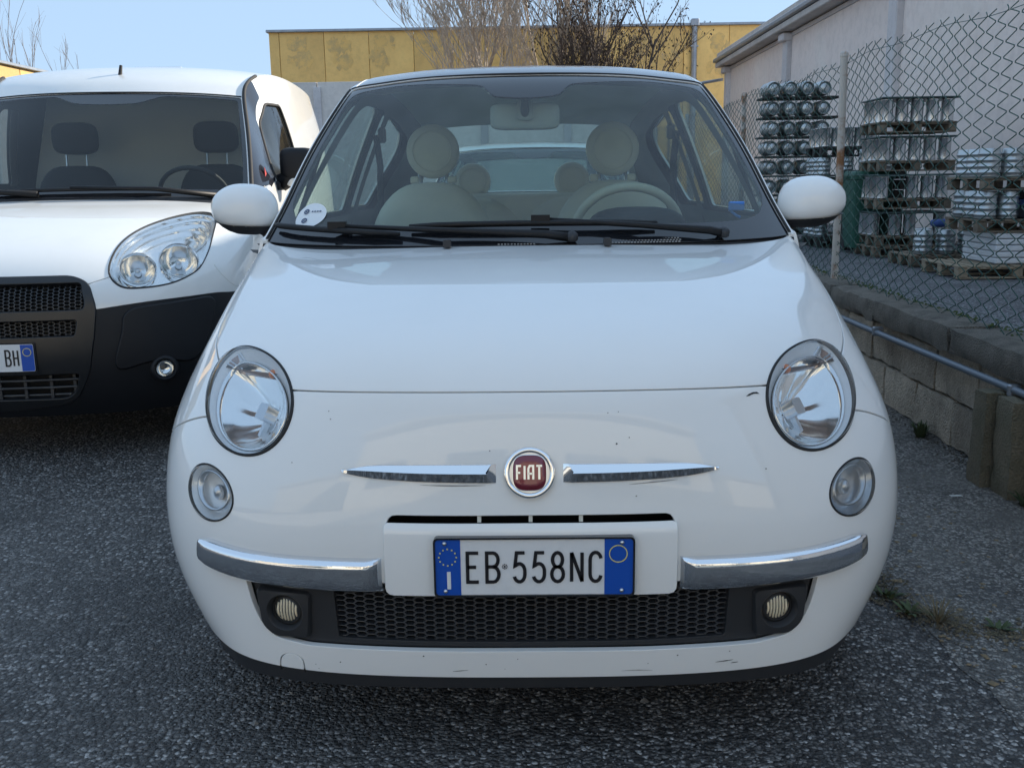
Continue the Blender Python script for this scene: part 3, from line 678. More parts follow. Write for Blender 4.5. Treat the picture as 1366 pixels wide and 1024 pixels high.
M['blue'] = pmat('plate_blue', (.004, .075, .42), .32, 0, .4)
M['plate_white'] = pmat('plate_white', (.74, .75, .76), .38, 0, .3, var=(30, (.66, .67, .68), .5, .8))
M['ink'] = pmat('plate_black', (.008, .008, .012), .4)
M['yellow'] = pmat('plate_yellow', (.72, .62, .16), .4)
M['red'] = pmat('badge_red', (.17, .012, .028), .22, .2, 1, bump=(260, .15, .002))
M['silver'] = pmat('badge_silver', (.85, .85, .86), .22, .6, .3)
M['cream'] = pmat('cream_leather', (.72, .67, .56), .55, bump=(400, .1, .002))
M['greyfab'] = pmat('grey_trim', (.16, .16, .16), .8)
M['dash'] = pmat('dashboard_paint', (.38, .39, .40), .5)
M['darkint'] = pmat('dark_interior', (.02, .022, .026), .7)
M['mirror'] = pmat('mirror_glass', (.9, .9, .9), .02, 1)
M['sticker'] = pmat('sticker_white', (.72, .74, .75), .5)
M['bluetag'] = pmat('blue_plastic', (.06, .22, .62), .4)
M['tyre'] = pmat('tyre', (.018, .018, .019), .85, bump=(140, .3, .004))
M['alloy'] = pmat('alloy', (.5, .51, .53), .35, .9)
M['dirtwhite'] = pmat('white_clip', (.62, .61, .55), .5)

car = thing('hatchback_car', 'small white hatchback with round headlights and chrome bumper bars, parked facing the viewer', 'car')
SF = Surf(FRONT); ST = Surf(TOP)
VIS = (0, 11, 0, 7)
def fx(pts, n=None, closed=True, rng_=VIS):          # front-view (x,z) outline -> uv
    p = crom(pts, n, closed) if n else np.array(pts, float)
    return SF.inv(p, (0, 2), rng_)
def mirr(c): return np.stack([c[:, 0], -c[:, 1]], -1)[::-1]

HL = [(.576, .790), (.511, .784), (.466, .760), (.446, .731), (.447, .700), (.463, .655), (.492, .626), (.537, .608), (.583, .611), (.629, .634), (.653, .664), (.664, .695), (.660, .735), (.638, .768), (.610, .785)]
DRL = [(.649, .578), (.603, .574), (.577, .551), (.568, .524), (.576, .501), (.607, .479), (.648, .481), (.674, .495), (.684, .533), (.675, .561)]
hl_uv = SF.inv(smooth_loop(HL, 72), (0, 2), (4, 9, 1.5, 6)); drl_uv = fx(smooth_loop(DRL, 48, 2))
GR = roundpoly([(-.55, .375), (-.536, .31), (-.505, .262), (-.43, .25), (-.21, .248), (0, .2475), (.21, .248), (.43, .25), (.505, .262), (.536, .31), (.55, .375), (.547, .392), (.3, .392), (0, .392), (-.3, .392), (-.547, .392)], [.006, .05, .04, 0, 0, 0, 0, 0, .04, .05, .006, 0, 0, 0, 0, 0], 7)
gr_uv = fx(even(GR, 230))
PAN = roundpoly([(-.268, .3715), (.268, .3715), (.268, .503), (.258, .5235), (-.258, .5235), (-.268, .503)], [.012, .012, .02, .012, .012, .02], 6)
pan_uv = fx(even(PAN, 150))
# seams
seam_top = np.concatenate([fx([(-.50, .730), (-.446, .734), (-.22, .7405), (0, .7415), (.22, .7405), (.446, .734), (.50, .730)])])
hood_side = np.array([(6.5, 4.35), (6.68, 4.7), (6.78, 5.15), (7.02, 5.85), (7.6, 6.6), (8.6, 7.2), (9.8, 7.75), (11, 8.2), (12, 8.55)])
fend = np.concatenate([fx([(.64, .661), (.662, .657), (.70, .643), (.745, .620), (.785, .590)]), np.array([(4.72, 6.2), (4.5, 7.2)])])
lipl = np.array([(1.0, -9), (.92, -6), (.82, -3.9), (.66, -2.3), (.60, -1), (.58, 0), (.60, 1), (.66, 2.3), (.82, 3.9), (.92, 6), (1.0, 9)])
hood_back = np.array([(11.86, -9), (11.86, -4), (11.86, 0), (11.86, 4), (11.86, 9)])
tow = fx([(-.491, .186), (-.4885, .213), (-.478, .226), (-.463, .229), (-.449, .224), (-.4415, .212), (-.441, .186)])
G_ = .0065
su, sv = .09, .11
cat_ = lambda p, n: crom(p, n, False)
arch_p = [(.72+.335*math.cos(a), .285+.335*math.sin(a)) for a in np.linspace(0, 2*PI, 60, endpoint=False)]
arch_uv = SF.inv(np.array([p for p in arch_p]), (1, 2), (0, 8, 5.0, 9))
arch_ok = np.array([p[1] > .17 for p in arch_p]); arch_uv = arch_uv[arch_ok]
k0 = int(np.argmax(np.diff(np.nonzero(arch_ok)[0]))) if not arch_ok.all() else 0
arch_uv = np.roll(arch_uv, -(k0+1), axis=0)
arch_uv = np.concatenate([[(0, arch_uv[0][1])], arch_uv, [(0, arch_uv[-1][1])]])
curves = [hl_uv, mirr(hl_uv), drl_uv, mirr(drl_uv), gr_uv, pan_uv,
          strip(cat_(seam_top, 60), G_, su, sv), strip(cat_(hood_side, 60), G_, su, sv), mirr(strip(cat_(hood_side, 60), G_, su, sv)),
          strip(cat_(fend, 40), G_*.7, su, sv), mirr(strip(cat_(fend, 40), G_*.7, su, sv)), strip(cat_(lipl, 160), .003, su, sv),
          strip(cat_(tow, 30), .0034, su, sv), arch_uv, mirr(arch_uv)]
sh = Shell(SF, (0, 12, -9, 9), (.16, .18), curves, su, sv)
hood = sh.region('hood', M['white'], car, [(9, .1)])
bumper = sh.region('bumper', M['white'], car, [(5.7, .1), (2.0, 4.2), (2.0, -4.2)])
lip = sh.region('chin_spoiler', M['plastic'], car, [(.3, .05)], off=-.004)
sh.region('tow_eye_cover', M['white'], bumper, [tuple(fx([(-.465, .205)])[0])], lip=.006)
for s in (1, -1):
    sh.region('fender', M['white'], car, [(6.1, 6.5*s)])
gapseed = [tuple(cat_(seam_top, 61)[30]), tuple(cat_(lipl, 161)[80])]
for q in (hood_side, fend): m_ = cat_(q, 41)[22]; gapseed += [tuple(m_), (m_[0], -m_[1])]
gapseed.append(tuple(cat_(tow, 31)[15]))
sh.region('inner_panel', M['gap'], car, gapseed, lip=0, off=-.013)
# dark tub behind the openings
def inner_front():
    mb = MB(); G = []
    for u in np.linspace(0, 12, 26):
        v = np.linspace(-8.6, 8.6, 50); p, n = SF.pn(np.full(50, u), v); G.append([tuple(x) for x in p-n*.11])
    mb.grid(G); return mb.build('inner_body', M['gap'], car)
inner_front()
# plate panel
pd = lambda uv, p: np.full(len(uv), .011)
def pan_disp(uv, p):
    return np.where(p[:, 2] > .495, .011-(p[:, 2]-.495)*.42, .011)
PAN2 = roundpoly([(-.2665, .373), (.2665, .373), (.2665, .500), (.2655, .5085), (-.2655, .5085), (-.2665, .500)], [.014, .014, .008, .004, .004, .008], 6)
p2uv = fx(even(PAN2, 170)); sh2 = Shell(SF, (2.4, 4.6, -1.7, 1.7), (.07, .12), [p2uv], su, sv)
panel = sh2.region('plate_panel', M['white'], car, [(3.5, .05)], lip=.02, disp=pan_disp)
mb = MB()
for x in (-.093, 0.001, .093): mb.box((x, .018, .514), (.007, .012, .012))
mb.build('clip', M['dirtwhite'], panel)
# number plate
PY, PZ, PX = -.0155, .4325, .0065
plate = MB()
rp = roundpoly([(-.18, -.0545), (.18, -.0545), (.18, .0545), (-.18, .0545)], .008, 5)
plate.prism(rp, 0, .0012, lambda a, b, h: (PX+a, PY+.0012-h, PZ+b))
plate = plate.build('number_plate', M['plate_white'], car)
fr = MB(); ro = roundpoly([(-.1825, -.057), (.1825, -.057), (.1825, .057), (-.1825, .057)], .009, 5); ri = roundpoly([(-.179, -.0535), (.179, -.0535), (.179, .0535), (-.179, .0535)], .0075, 5)
kf = len(ro); fr.add([(PX+a, PY-.0035, PZ+b) for a, b in ro]+[(PX+a, PY-.0035, PZ+b) for a, b in ri]+[(PX+a, PY+.012, PZ+b) for a, b in ro]+[(PX+a, PY, PZ+b) for a, b in ri],
   [(i, (i+1) % kf, kf+(i+1) % kf, kf+i) for i in range(kf)]+[(2*kf+i, 2*kf+(i+1) % kf, (i+1) % kf, i) for i in range(kf)]+[(kf+i, kf+(i+1) % kf, 3*kf+(i+1) % kf, 3*kf+i) for i in range(kf)])
fr.build('plate_frame', M['gloss_black'], plate, fix=True)
for a, b, lft in ((-.179, -.1335, 1), (.1275, .179, 0)):
    q = roundpoly([(a, -.0535), (b, -.0535), (b, .0535), (a, .0535)], [.0075, 0, 0, .0075] if lft else [0, .0075, .0075, 0], 5)
    MB().prism(q, 0, .0009, lambda x, z, h: (PX+x, PY-.0002-h, PZ+z)).build('blue_band', M['blue'], plate)
lt = MB()
pxm = lambda px: (px-712.5)/730
for ch, a, b in (('E', 621, 641), ('B', 646.5, 668), ('5', 683, 703), ('5', 708.5, 729), ('8', 733, 754), ('N', 758.5, 779.5), ('C', 783.5, 804)):
    letter(lt, ch, pxm(a), -.0315, pxm(b)-pxm(a), .062, .0062, lambda x, z, o: (PX+x, PY-.0004-o, PZ+z), .0014)
lt.build('plate_characters', M['ink'], plate)
em = MB()
for k in range(8):
    a = k*PI/4; em.box((PX+pxm(673.5)+.0042*math.cos(a), PY-.0008, PZ+.001+.0042*math.sin(a)), (.0017, .0012, .0017))
em.box((PX+pxm(673.5), PY-.0008, PZ+.001), (.003, .0012, .003)); em.build('state_emblem', M['ink'], plate)
st = MB()
for k in range(12):
    a = k*PI/6; st.box((PX+pxm(598)+.0158*math.cos(a), PY-.0014, PZ+.0195+.0158*math.sin(a)), (.0026, .0008, .0026))
st.build('star', M['yellow'], plate)
MB().box((PX+pxm(599.2), PY-.0015, PZ-.025), (.0068, .001, .0335)).build('country_letter', M['plate_white'], plate)
ci = MB(); P0 = [(PX+pxm(823.7), PY-.0014, PZ+.0245)]
ci.grid([[(P0[0][0]+r*math.cos(a), PY-h, P0[0][2]+r*math.sin(a)) for a in np.linspace(0, 2*PI, 32, endpoint=False)] for r, h in ((.0152, .0011), (.0152, .0018), (.0168, .0018), (.0168, .0011))], closed_v=True)
ci.build('year_ring', M['yellow'], plate)
for x, z in ((-.162, .046), (-.162, -.046), (.159, .046), (.159, -.046)):
    MB().lathe([(.0, .0035), (.003, .003), (.0042, .001), (.0042, -.001)], (PX+x, PY-.001, PZ+z), (0, -1, 0), 10).build('screw', M['satin'], plate, 60)
# chrome bumper bars and nose trim
bt = [(.274, .4405), (.38, .438), (.49, .4365), (.575, .4395), (.655, .4455)]; bb = [(.274, .3765), (.37, .374), (.48, .3745), (.565, .3785), (.625, .388), (.660, .403)]
bprof = [(0, -.004), (0, .004), (.03, .013), (.08, .0185), (.16, .021), (.3, .0215), (.5, .0215), (.7, .021), (.86, .0185), (.95, .013), (1, .004), (1, -.006)]
for s in (1, -1):
    G = ribbon(SF, bt, bb, bprof, 44)
    cen = np.array(G).mean(0)
    G = np.array(G)
    for j, w in ((0, 0.0), (1, .55), (2, .85), (-1, 0.0), (-2, .5), (-3, .75), (-4, .9)):  # rounded-off ends
        uv = SF.inv(G[:, j][:, [0, 2]], (0, 2), VIS); q, nn = SF.pn(uv[:, 0], uv[:, 1]); h = ((G[:, j]-q)*nn).sum(1)
        G[:, j] = q+nn*(h*w)[:, None]
    tp = np.array(G[:, -1]); mid = (G[0, -1]+G[-1, -1])/2
    for j, w in ((-1, .25), (-2, .55), (-3, .8), (-4, .92)): m_ = (G[0, j]+G[-1, j])/2; G[:, j] = m_+(G[:, j]-m_)*w
    mb = MB(); G[..., 0] *= s; mb.grid([[tuple(p) for p in r] for r in G], flip=s < 0)
    mb.build('chrome_bumper_bar', M['chrome_worn'], car, 180)
    G = np.array(ribbon(SF, [(.061, .6150), (.13, .6145), (.203, .6135), (.29, .6105), (.335, .602), (.345, .5985)], [(.061, .5825), (.13, .583), (.203, .5845), (.285, .5885), (.33, .594), (.345, .5975)], [(0, -.002), (.0, .004), (.55, .0135), (1, .003), (1, -.002)], 36))
    for j, w in ((0, 0.), (1, .9)):
        uv = SF.inv(G[:, j][:, [0, 2]], (0, 2), VIS); q, nn = SF.pn(uv[:, 0], uv[:, 1]); G[:, j] = q+nn*((((G[:, j]-q)*nn).sum(1))*w)[:, None]
    G[2, 1, 0] += .010
    wd_ = np.clip(np.linalg.norm(G[1]-G[3], axis=1)/.030, 0, 1)**.9
    uv = SF.inv(G[2][:, [0, 2]], (0, 2), VIS); q, nn = SF.pn(uv[:, 0], uv[:, 1]); hh = ((G[2]-q)*nn).sum(1); G[2] = q+nn*(hh*wd_)[:, None]
    G[..., 0] *= s; mb = MB(); mb.grid([[tuple(p) for p in r] for r in G], flip=s < 0)
    mb.build('nose_trim', M['chrome'], car, 25)
    # painted recess line round the trim
# round badge
EC = np.array([0.0, 0.0175, .600]); en = np.array([0, -.966, .26]); ex = np.array([1., 0, 0]); ez = np.cross(ex, en); ez = ez if ez[2] > 0 else -ez
ef = lambda a, b, h: tuple(EC+ex*a+ez*b+en*h)
bd = MB(); bd.grid([[ef(r*math.cos(a), r*math.sin(a), h) for a in np.linspace(0, 2*PI, 64, endpoint=False)] for r, h in ((.047, -.006), (.047, .003), (.0455, .0065), (.042, .0085), (.038, .007), (.0365, .004))], closed_v=True)
badge = bd.build('round_badge', M['chrome'], car, 180, fix=True)
rq = lambda s: [(s*math.copysign(abs(math.cos(a))**.62, math.cos(a))*.97, s*math.copysign(abs(math.sin(a))**.62, math.sin(a))*1.02-(.004 if 0 else 0)) for a in np.linspace(0, 2*PI, 60, endpoint=False)]
bk = MB(); bk.grid([[ef(r*math.cos(a), r*math.sin(a), .0042) for a in np.linspace(0, 2*PI, 60, endpoint=False)] for r in (.0372, .001)], closed_v=True); bk.build('badge_backing', M['satin'], badge, fix=True)
fld = [[ef(a, b, h) for a, b in rq(s)] for s, h in ((.0315, .0046), (.0308, .0062), (.02, .0072), (.0005, .0074))]
MB().grid(fld, closed_v=True).build('red_field', M['red'], badge, 180, fix=True)
MB().grid([[ef(a, b, h) for a, b in rq(s)] for s, h in ((.0325, .0045), (.0325, .0064), (.0312, .0066), (.0312, .0045))], closed_v=True).build('silver_edge', M['silver'], badge, 60, fix=True)
bl = MB()
for ch, x, w in (('F', -.0255, .012), ('I', -.0125, .007), ('A', -.0045, .0135), ('T', .0105, .014)):
    letter(bl, ch, x, -.0135, w, .028, .0036, lambda a, b, o: ef(a, b, .0072+o), .0012)
bl.build('badge_letters', M['silver'], badge)

# ---- lamps
def lamp_rings(uvc, s):
    P, n = SF.pn(uvc[:, 0], uvc[:, 1]); C = P.mean(0); nn = n.mean(0); nn /= np.linalg.norm(nn)
    if s < 0: P = P*[-1, 1, 1]; C = C*[-1, 1, 1]; nn = nn*[-1, 1, 1]
    up = np.array([0, 0, 1.]); up -= nn*up.dot(nn); up /= np.linalg.norm(up); rt = np.cross(nn, up)
    def ring(sc_, off, dz=0, dx=0, k=1.): return [tuple(C+(p-C)*sc_-nn*((p-C).dot(nn))*sc_*(1-k)+nn*off+up*dz+rt*dx) for p in P]
    return P, C, nn, up, rt, ring
for s in (1, -1):
    P, C, nn, up, rt, ring = lamp_rings(hl_uv, s)
    h = thing_part = bpy.data.objects.new('headlight', None); COL.objects.link(h); h.parent = car; h.empty_display_size = .05
    MB().grid([ring(1.004, -.012), ring(1.004, .002), ring(.99, .0042), ring(.962, .0035), ring(.955, -.012)], closed_v=True).build('gasket', M['rubber'], h, 180, fix=True)
    # bezel: pale satin ring stepping down to the bowl
    B0 = .77
    MB().grid([ring(.955, -.003), ring(.93, -.005), ring(.88, -.009, -.002, 0, .97), ring(.83, -.014, -.005, 0, .93), ring(.795, -.018, -.009, 0, .9)], closed_v=True).build('bezel', M['bezel'], h, 180, fix=True)
    MB().grid([ring(.805, -.012, -.009, 0, .9), ring(.80, -.0085, -.009, 0, .9), ring(.775, -.0085, -.009, 0, .9), ring(.765, -.020, -.010, 0, .88)], closed_v=True).build('chrome_ring', M['chrome'], h, 180, fix=True)
    # faceted bowl
    bowl = MB(); R0 = .085*.77; cc = C-up*.010-nn*.02; rows = []
    r0 = np.array(ring(B0, -.018, -.010, 0, .88))
    rows.append([tuple(p) for p in r0])
    for q, dep in ((.86, -.018), (.66, -.036), (.42, -.052), (.2, -.062), (.02, -.066)):
        rows.append([tuple(cc+(p-cc)*q+nn*(dep+.0007*(((i//4) % 2)*2-1)*(q > .1))) for i, p in enumerate(r0)])
    bowl.grid(rows, closed_v=True); bowl.build('reflector_bowl', M['headbowl'], h, 180, fix=True)
    # bulb shield
    bs = MB(); f = lambda a, b, hgt: tuple(cc+rt*a+up*b+nn*(hgt-.05))
    bs.prism(roundpoly([(-.014, -.016), (.014, -.016), (.014, .018), (-.014, .018)], .006, 4), 0, .030, f)
    bs.prism([(-.004, -.046), (.004, -.046), (.004, -.016), (-.004, -.016)], 0, .012, f)
    bs.build('bulb_shield', M['satin'], h, 40, fix=True)
    # indicator shelf above the bowl
    am = MB(); rows = []
    for q, off in ((.90, -.012), (.80, -.02), (.72, -.028)):
        rr = ring(q, off, -.004 if q < .85 else 0, 0, .6); rows.append([p for p in rr if (np.array(p)-C).dot(up) > .052])
    L_ = min(len(r) for r in rows); rows = [[r[int(i*(len(r)-1)/(L_-1))] for i in range(L_)] for r in rows]
    am.grid(rows); am.build('indicator_reflector', pmat('indicator_plastic', (.30, .20, .17), .2, .6, .5), h, 20, fix=True)
    fl = MB()
    for i in range(1, 12):
        j = int(i*(L_-1)/12); a_, b_ = np.array(rows[0][j]), np.array(rows[2][j]); fl.tube([a_+nn*.003, b_+nn*.004], .0016, 5)
    fl.build('indicator_flute', M['satin'], h, 60)
    ab = cc+up*.072+rt*(-.022 if s < 0 else .022)
    MB().grid(superegg(tuple(ab-nn*.004+nn*.012), (.009, .008, .010), n=14, m=8)).build('indicator_bulb', M['amber'], h, 180)
    MB().grid([ring(.972, .0015), ring(.955, .009), ring(.90, .0155, 0, 0, .9), ring(.75, .024, 0, 0, .8), ring(.5, .032, 0, 0, .7), ring(.25, .036, 0, 0, .6), ring(.01, .0375, 0, 0, .5)], closed_v=True).build('lens', M['lens'], h, 180, fix=True)
    # small lower lamp
    P, C, nn, up, rt, ring = lamp_rings(drl_uv, s)
    d = bpy.data.objects.new('side_lamp', None); COL.objects.link(d); d.parent = car; d.empty_display_size = .05
    MB().grid([ring(1.01, -.012), ring(1.01, .001), ring(.985, .003), ring(.95, .001), ring(.94, -.01)], closed_v=True).build('gasket', M['rubber'], d, 180, fix=True)
    MB().grid([ring(.945, -.003), ring(.88, -.010), ring(.8, -.016), ring(.6, -.024, -.004), ring(.3, -.030, -.004), ring(.01, -.032, -.004)], closed_v=True).build('reflector_bowl', M['lampsilver'] if s < 0 else M['satin'], d, 180, fix=True)
    MB().grid(superegg(tuple(C-nn*.022), (.012, .012, .016), n=12, m=8)).build('bulb', M['satin'], d, 180)
    lb = MB(); lb.grid([ring(.72, -.012, .004), ring(.70, -.004, .004), ring(.64, -.004, .004), ring(.60, -.014, .004)], closed_v=True); lb.build('lamp_ring', M['satin'], d, 180, fix=True)
    MB().grid([ring(.95, .002), ring(.93, .006), ring(.8, .012), ring(.5, .018), ring(.2, .0205), ring(.01, .021)], closed_v=True).build('lens', M['lens'] if s < 0 else M['lens_dull'], d, 180, fix=True)

# ---- lower grille
gin = Shell(SF, (1.0, 3.4, -3.2, 3.2), (.12, .16), [fx(even(roundpoly([(-.545, .38), (-.531, .31), (-.50, .266), (-.43, .2535), (0, .2505), (.43, .2535), (.50, .266), (.531, .31), (.545, .38), (.545, .398), (-.545, .398)], [.006, .05, .04, 0, 0, 0, .04, .05, .006, 0, 0], 6), 200)),
     fx(even([(-.378, .40), (-.372, .264), (-.2, .2605), (0, .2595), (.2, .2605), (.372, .264), (.378, .40)], 160))], su, sv)
grille = bpy.data.objects.new('lower_grille', None); COL.objects.link(grille); grille.parent = car; grille.empty_display_size = .05
gin.region('grille_surround', M['plastic'], grille, [tuple(fx([(.45, .30)])[0]), tuple(fx([(-.45, .30)])[0])], lip=.03, off=-.014)
hx = MB(); PXH, PZH = .0192, .0108
cells = []
for i in range(-20, 21):
    for j in range(0, 14):
        x = i*PXH; z = .2555+j*PZH+(i % 2)*PZH/2
        if abs(x) < .382 and .254 < z < .395: cells.append((x, z))
def hexpt(x, z, k, s):
    a = (.0128*s, 0); b = (.0064*s, PZH/2*s)
    return [(x+a[0], z), (x+b[0], z+b[1]), (x-b[0], z+b[1]), (x-a[0], z), (x-b[0], z-b[1]), (x+b[0], z-b[1])][k]
pts = np.array([hexpt(x, z, k, 1.0) for x, z in cells for k in range(6)]); uvh = fx(pts); ph, nh = SF.pn(uvh[:, 0], uvh[:, 1])
for c in range(len(cells)):
    o = ph[c*6:c*6+6]; m_ = o.mean(0); n_ = nh[c*6:c*6+6].mean(0)
    i1 = m_+(o-m_)*.80-n_*.020; o1 = o-n_*.0205; i0 = m_+(o-m_)*.86-n_*.036
    vs = [tuple(p) for p in o1]+[tuple(p) for p in i1]+[tuple(p) for p in i0]
    hx.add(vs, [(k, (k+1) % 6, 6+(k+1) % 6, 6+k) for k in range(6)]+[(6+k, 6+(k+1) % 6, 12+(k+1) % 6, 12+k) for k in range(6)])
hx.build('honeycomb', pmat('grille_plastic', (.035, .037, .042), .45), grille, fix=False)
bkg = MB(); G = []
for u in np.linspace(1.1, 3.3, 10):
    v = np.linspace(-3, 3, 30); p, n = SF.pn(np.full(30, u), v); G.append([tuple(x) for x in p-n*.075])
bkg.grid(G); bkg.build('radiator_shade', M['gap'], grille)
for s in (1, -1):
    uv = fx([(.471*s, .3165)])[0]; p, n = SF.pn(np.array([uv[0]]), np.array([uv[1]])); C = p[0]; nn = n[0]*[.6, 1, .2]; nn /= np.linalg.norm(nn)
    fg = bpy.data.objects.new('fog_lamp', None); COL.objects.link(fg); fg.parent = car; fg.empty_display_size = .05
    # raised pod with a round recess
    up = np.array([0, 0, 1.]); up -= nn*up.dot(nn); up /= np.linalg.norm(up); rt = np.cross(nn, up); rt *= (1 if rt[0] > 0 else -1)
    f = lambda a, b, hh: tuple(C+rt*a*1+up*b+nn*hh)
    q = [(-.052*s, .042), (.058*s, .045), (.05*s, -.03), (.026*s, -.052), (-.044*s, -.052)]
    if s < 0: q = q[::-1]
    q = even(roundpoly(q, .012, 5), 48); ang = np.arctan2(q[:, 1], q[:, 0]); rows = []
    circ = lambda r, hh: [f(r*math.cos(a), r*math.sin(a), hh) for a in ang]
    rows = [[f(a*1.06, b*1.06, -.03) for a, b in q], [f(a*1.03, b*1.03, -.008) for a, b in q], [f(a*.95, b*.95, -.001) for a, b in q], circ(.037, .0005), circ(.034, -.003), circ(.031, -.018), circ(.028, -.022)]
    MB().grid(rows, closed_v=True).build('lamp_pod', M['plastic'], fg, 35, fix=True)
    MB().lathe([(.031, -.02), (.0295, -.012), (.027, -.011), (.0255, -.016)], tuple(C), tuple(nn), 32).build('lamp_ring', M['rubber'], fg, 60, fix=True)
    MB().lathe([(.026, -.0165), (.02, -.021), (.01, -.024), (.001, -.025)], tuple(C), tuple(nn), 24).build('reflector_bowl', M['warm_lamp'], fg, 20, fix=True)
    rb = MB()
    for k in range(-3, 4):
        a = k*.0066; hh = math.sqrt(max(.0245**2-a*a, 1e-6)); rb.tube([f(a*.9, t*hh, -.016+.006*math.cos(t*PI/2)) for t in np.linspace(-.92, .92, 7)], .0021, 6)
    rb.build('lens_rib', M['warm_lamp'], fg, 60)
    MB().lathe([(.0258, -.0155), (.022, -.0115), (.014, -.0085), (.001, -.0075)], tuple(C), tuple(nn), 24).build('lens', M['lens'], fg, 180, fix=True)

# ---- cowl under the windscreen
cw = MB(); G = []
for t in np.linspace(0, 1, 5):
    row = []
    for v in np.linspace(-1, 1, 41):
        a, _ = SF.pn(np.array([11.83]), np.array([v*8.3])); b, nb_ = ST.pn(np.array([.16]), np.array([v*4.8]))
        p = (a[0]-np.array([0, 0, .014]))*(1-t)+(b[0]-nb_[0]*.006)*t; row.append(tuple(p-np.array([0, 0, .012*math.sin(t*PI)])))
    G.append(row)
cw.grid(G); cowl = cw.build('cowl_panel', M['plastic'], car, 180)
vt = MB()
for a0, a1 in ((-.075, .03), (.225, .42)):
    for k in range(int((a1-a0)/.0085)):
        for r in range(3):
            x = a0+k*.0085+(r % 2)*.004; t = (x/.74); y = .905+.10*t*t+.012*r; vt.box((x, y, .9545+.004*r), (.005, .006, .003))
vt.build('cowl_vent', pmat('vent_grey', (.30, .30, .30), .5), cowl)
for px_ in (-.207, .207):
    nz = MB(); nz.prism(roundpoly([(-.011, 0), (.011, 0), (.009, .02), (-.009, .02)], .004, 4), 0, .026, lambda a, b, h: (px_+a, .845+h, .951+b)); nz.build('washer_jet', M['plastic'], hood, 50, fix=True)

# ---- greenhouse
clear = [(.73, -3.78), (1.1, -4.2), (1.7, -4.12), (2.9, -4.1), (3.65, -4.15), (3.92, -3.7), (4.02, -2.6), (3.98, -1.83), (3.84, -.8), (3.72, -.62), (3.45, -.46), (3.38, -.2), (3.36, 0), (3.38, .2), (3.45, .46), (3.72, .62), (3.84, .8), (3.98, 1.83), (4.02, 2.6), (3.92, 3.7), (3.65, 4.15), (2.9, 4.1), (1.7, 4.12), (1.1, 4.2), (.73, 3.78), (.50, 3.2), (.40, 2.4), (.38, 1.2), (.38, 0), (.38, -1.2), (.40, -2.4), (.50, -3.2)]
clear_uv = crom(clear, 220)
glass_uv = even(roundpoly([(0, -4.66), (4.22, -4.6), (4.25, 0), (4.22, 4.6), (0, 4.66), (0, 0)], [0, .25, 0, .25, 0, 0], 6), 260)
roof_uv = even(roundpoly([(4.29, -4.45), (8.6, -4.45), (8.6, 4.45), (4.29, 4.45), (4.27, 0)], [.3, .3, .3, .3, 0], 6), 200)
rear_uv = even(roundpoly([(9.7, -3.9), (12.1, -3.9), (12.1, 3.9), (9.7, 3.9)], .5, 7), 160)
sg = Shell(ST, (0, 16, -5, 5), (.2, .22), [clear_uv, glass_uv, roof_uv, rear_uv], .16, .12)
wind = sg.region('windscreen', M['glass'], car, [(2.2, .1)], lip=0, off=-.004)
sg.region('black_border', M['gloss_black'], wind, [(.15, .1)], lip=.005, off=-.003)
sg.region('glass_roof', M['roofskin'], car, [(6, .1)], lip=.006, off=-.002)
sg.region('roof_frame', M['white'], car, [(9.2, 0.1), (2, 4.9), (2, -4.9)], lip=.01)
rwin = sg.region('rear_window', M['glass_side'], car, [(11, .1)], lip=0, off=-.004)
# rubber seals along the pillars
for s in (1, -1):
    sp = [tuple(ST.pn(np.array([u]), np.array([4.68*s]))[0][0]+ST.pn(np.array([u]), np.array([4.68*s]))[1][0]*.001) for u in np.linspace(.02, 4.22, 24)]
    MB().tube(sp, .0045, 6).build('pillar_seal', M['rubber'], wind, 180)
sp = [tuple(ST.pn(np.array([4.262]), np.array([v]))[0][0]) for v in np.linspace(-4.6, 4.6, 50)]
MB().tube(sp, .004, 6).build('roof_seal', M['gap'], wind, 180)
# sides
SIDE = []
topc = [TOP[i][5] for i in range(14)]
rowsn = 8
def bodyx(y, z):
    base = .80+.012*math.exp(-((y-2.75)/.5)**2)-.10*max(0, (y-3.0)/.45)**2
    prof = np.interp(z, [.19, .24, .32, .45, .6, .72, .85, .93, .97], [.965, .985, .998, 1.0, 1.0, .995, .975, .955, .945])
    return base*prof
for r in range(rowsn):
    row = []
    for j, (tx, ty, tz) in enumerate([(.738, 1.10, .968)]+[tuple(p) for p in topc[1:]]):
        bz = min(.955+.03*(ty-1.1)/2.2, tz-.012); zs = [tz, tz*.5+bz*.5, bz, bz*.62+.60*.38, .60, .42, .30, .19]
        y = ty if r == 0 else ty
        z = zs[r]
        if r == 0: x = tx
        elif r == 1: x = (tx+bodyx(ty, bz))/2+.010*min(1, (tz-bz)/.3)
        else: x = bodyx(ty, z)
        row.append((x, y, z))
    SIDE.append(row)
SS = Surf(SIDE, sym=False)
win1 = SS.inv(even(roundpoly([(1.31, 1.012), (1.66, 1.362), (1.80, 1.398), (2.20, 1.408), (2.27, 1.395), (2.27, 1.012)], [.05, .06, .1, .02, .02, .03], 6), 90), (1, 2), (0, 3, 0, 13))
win2 = SS.inv(even(roundpoly([(2.38, 1.02), (2.38, 1.395), (2.62, 1.385), (2.92, 1.335), (3.0, 1.25), (2.9, 1.02)], [.03, .03, .06, .06, .06, .06], 6), 70), (1, 2), (0, 3, 0, 13))
dline = strip(SS.inv(crom([(1.215, .955), (1.18, .80), (1.175, .55), (1.22, .38), (1.34, .30), (1.8, .285), (2.16, .30), (2.28, .42), (2.335, .60), (2.335, .85), (2.325, .985)], 90, False), (1, 2), (1.6, 7, 0, 13)), .006, .12, .16)
ra = [(3.02+.34*math.cos(a), .285+.34*math.sin(a)) for a in np.linspace(0, PI, 40)]
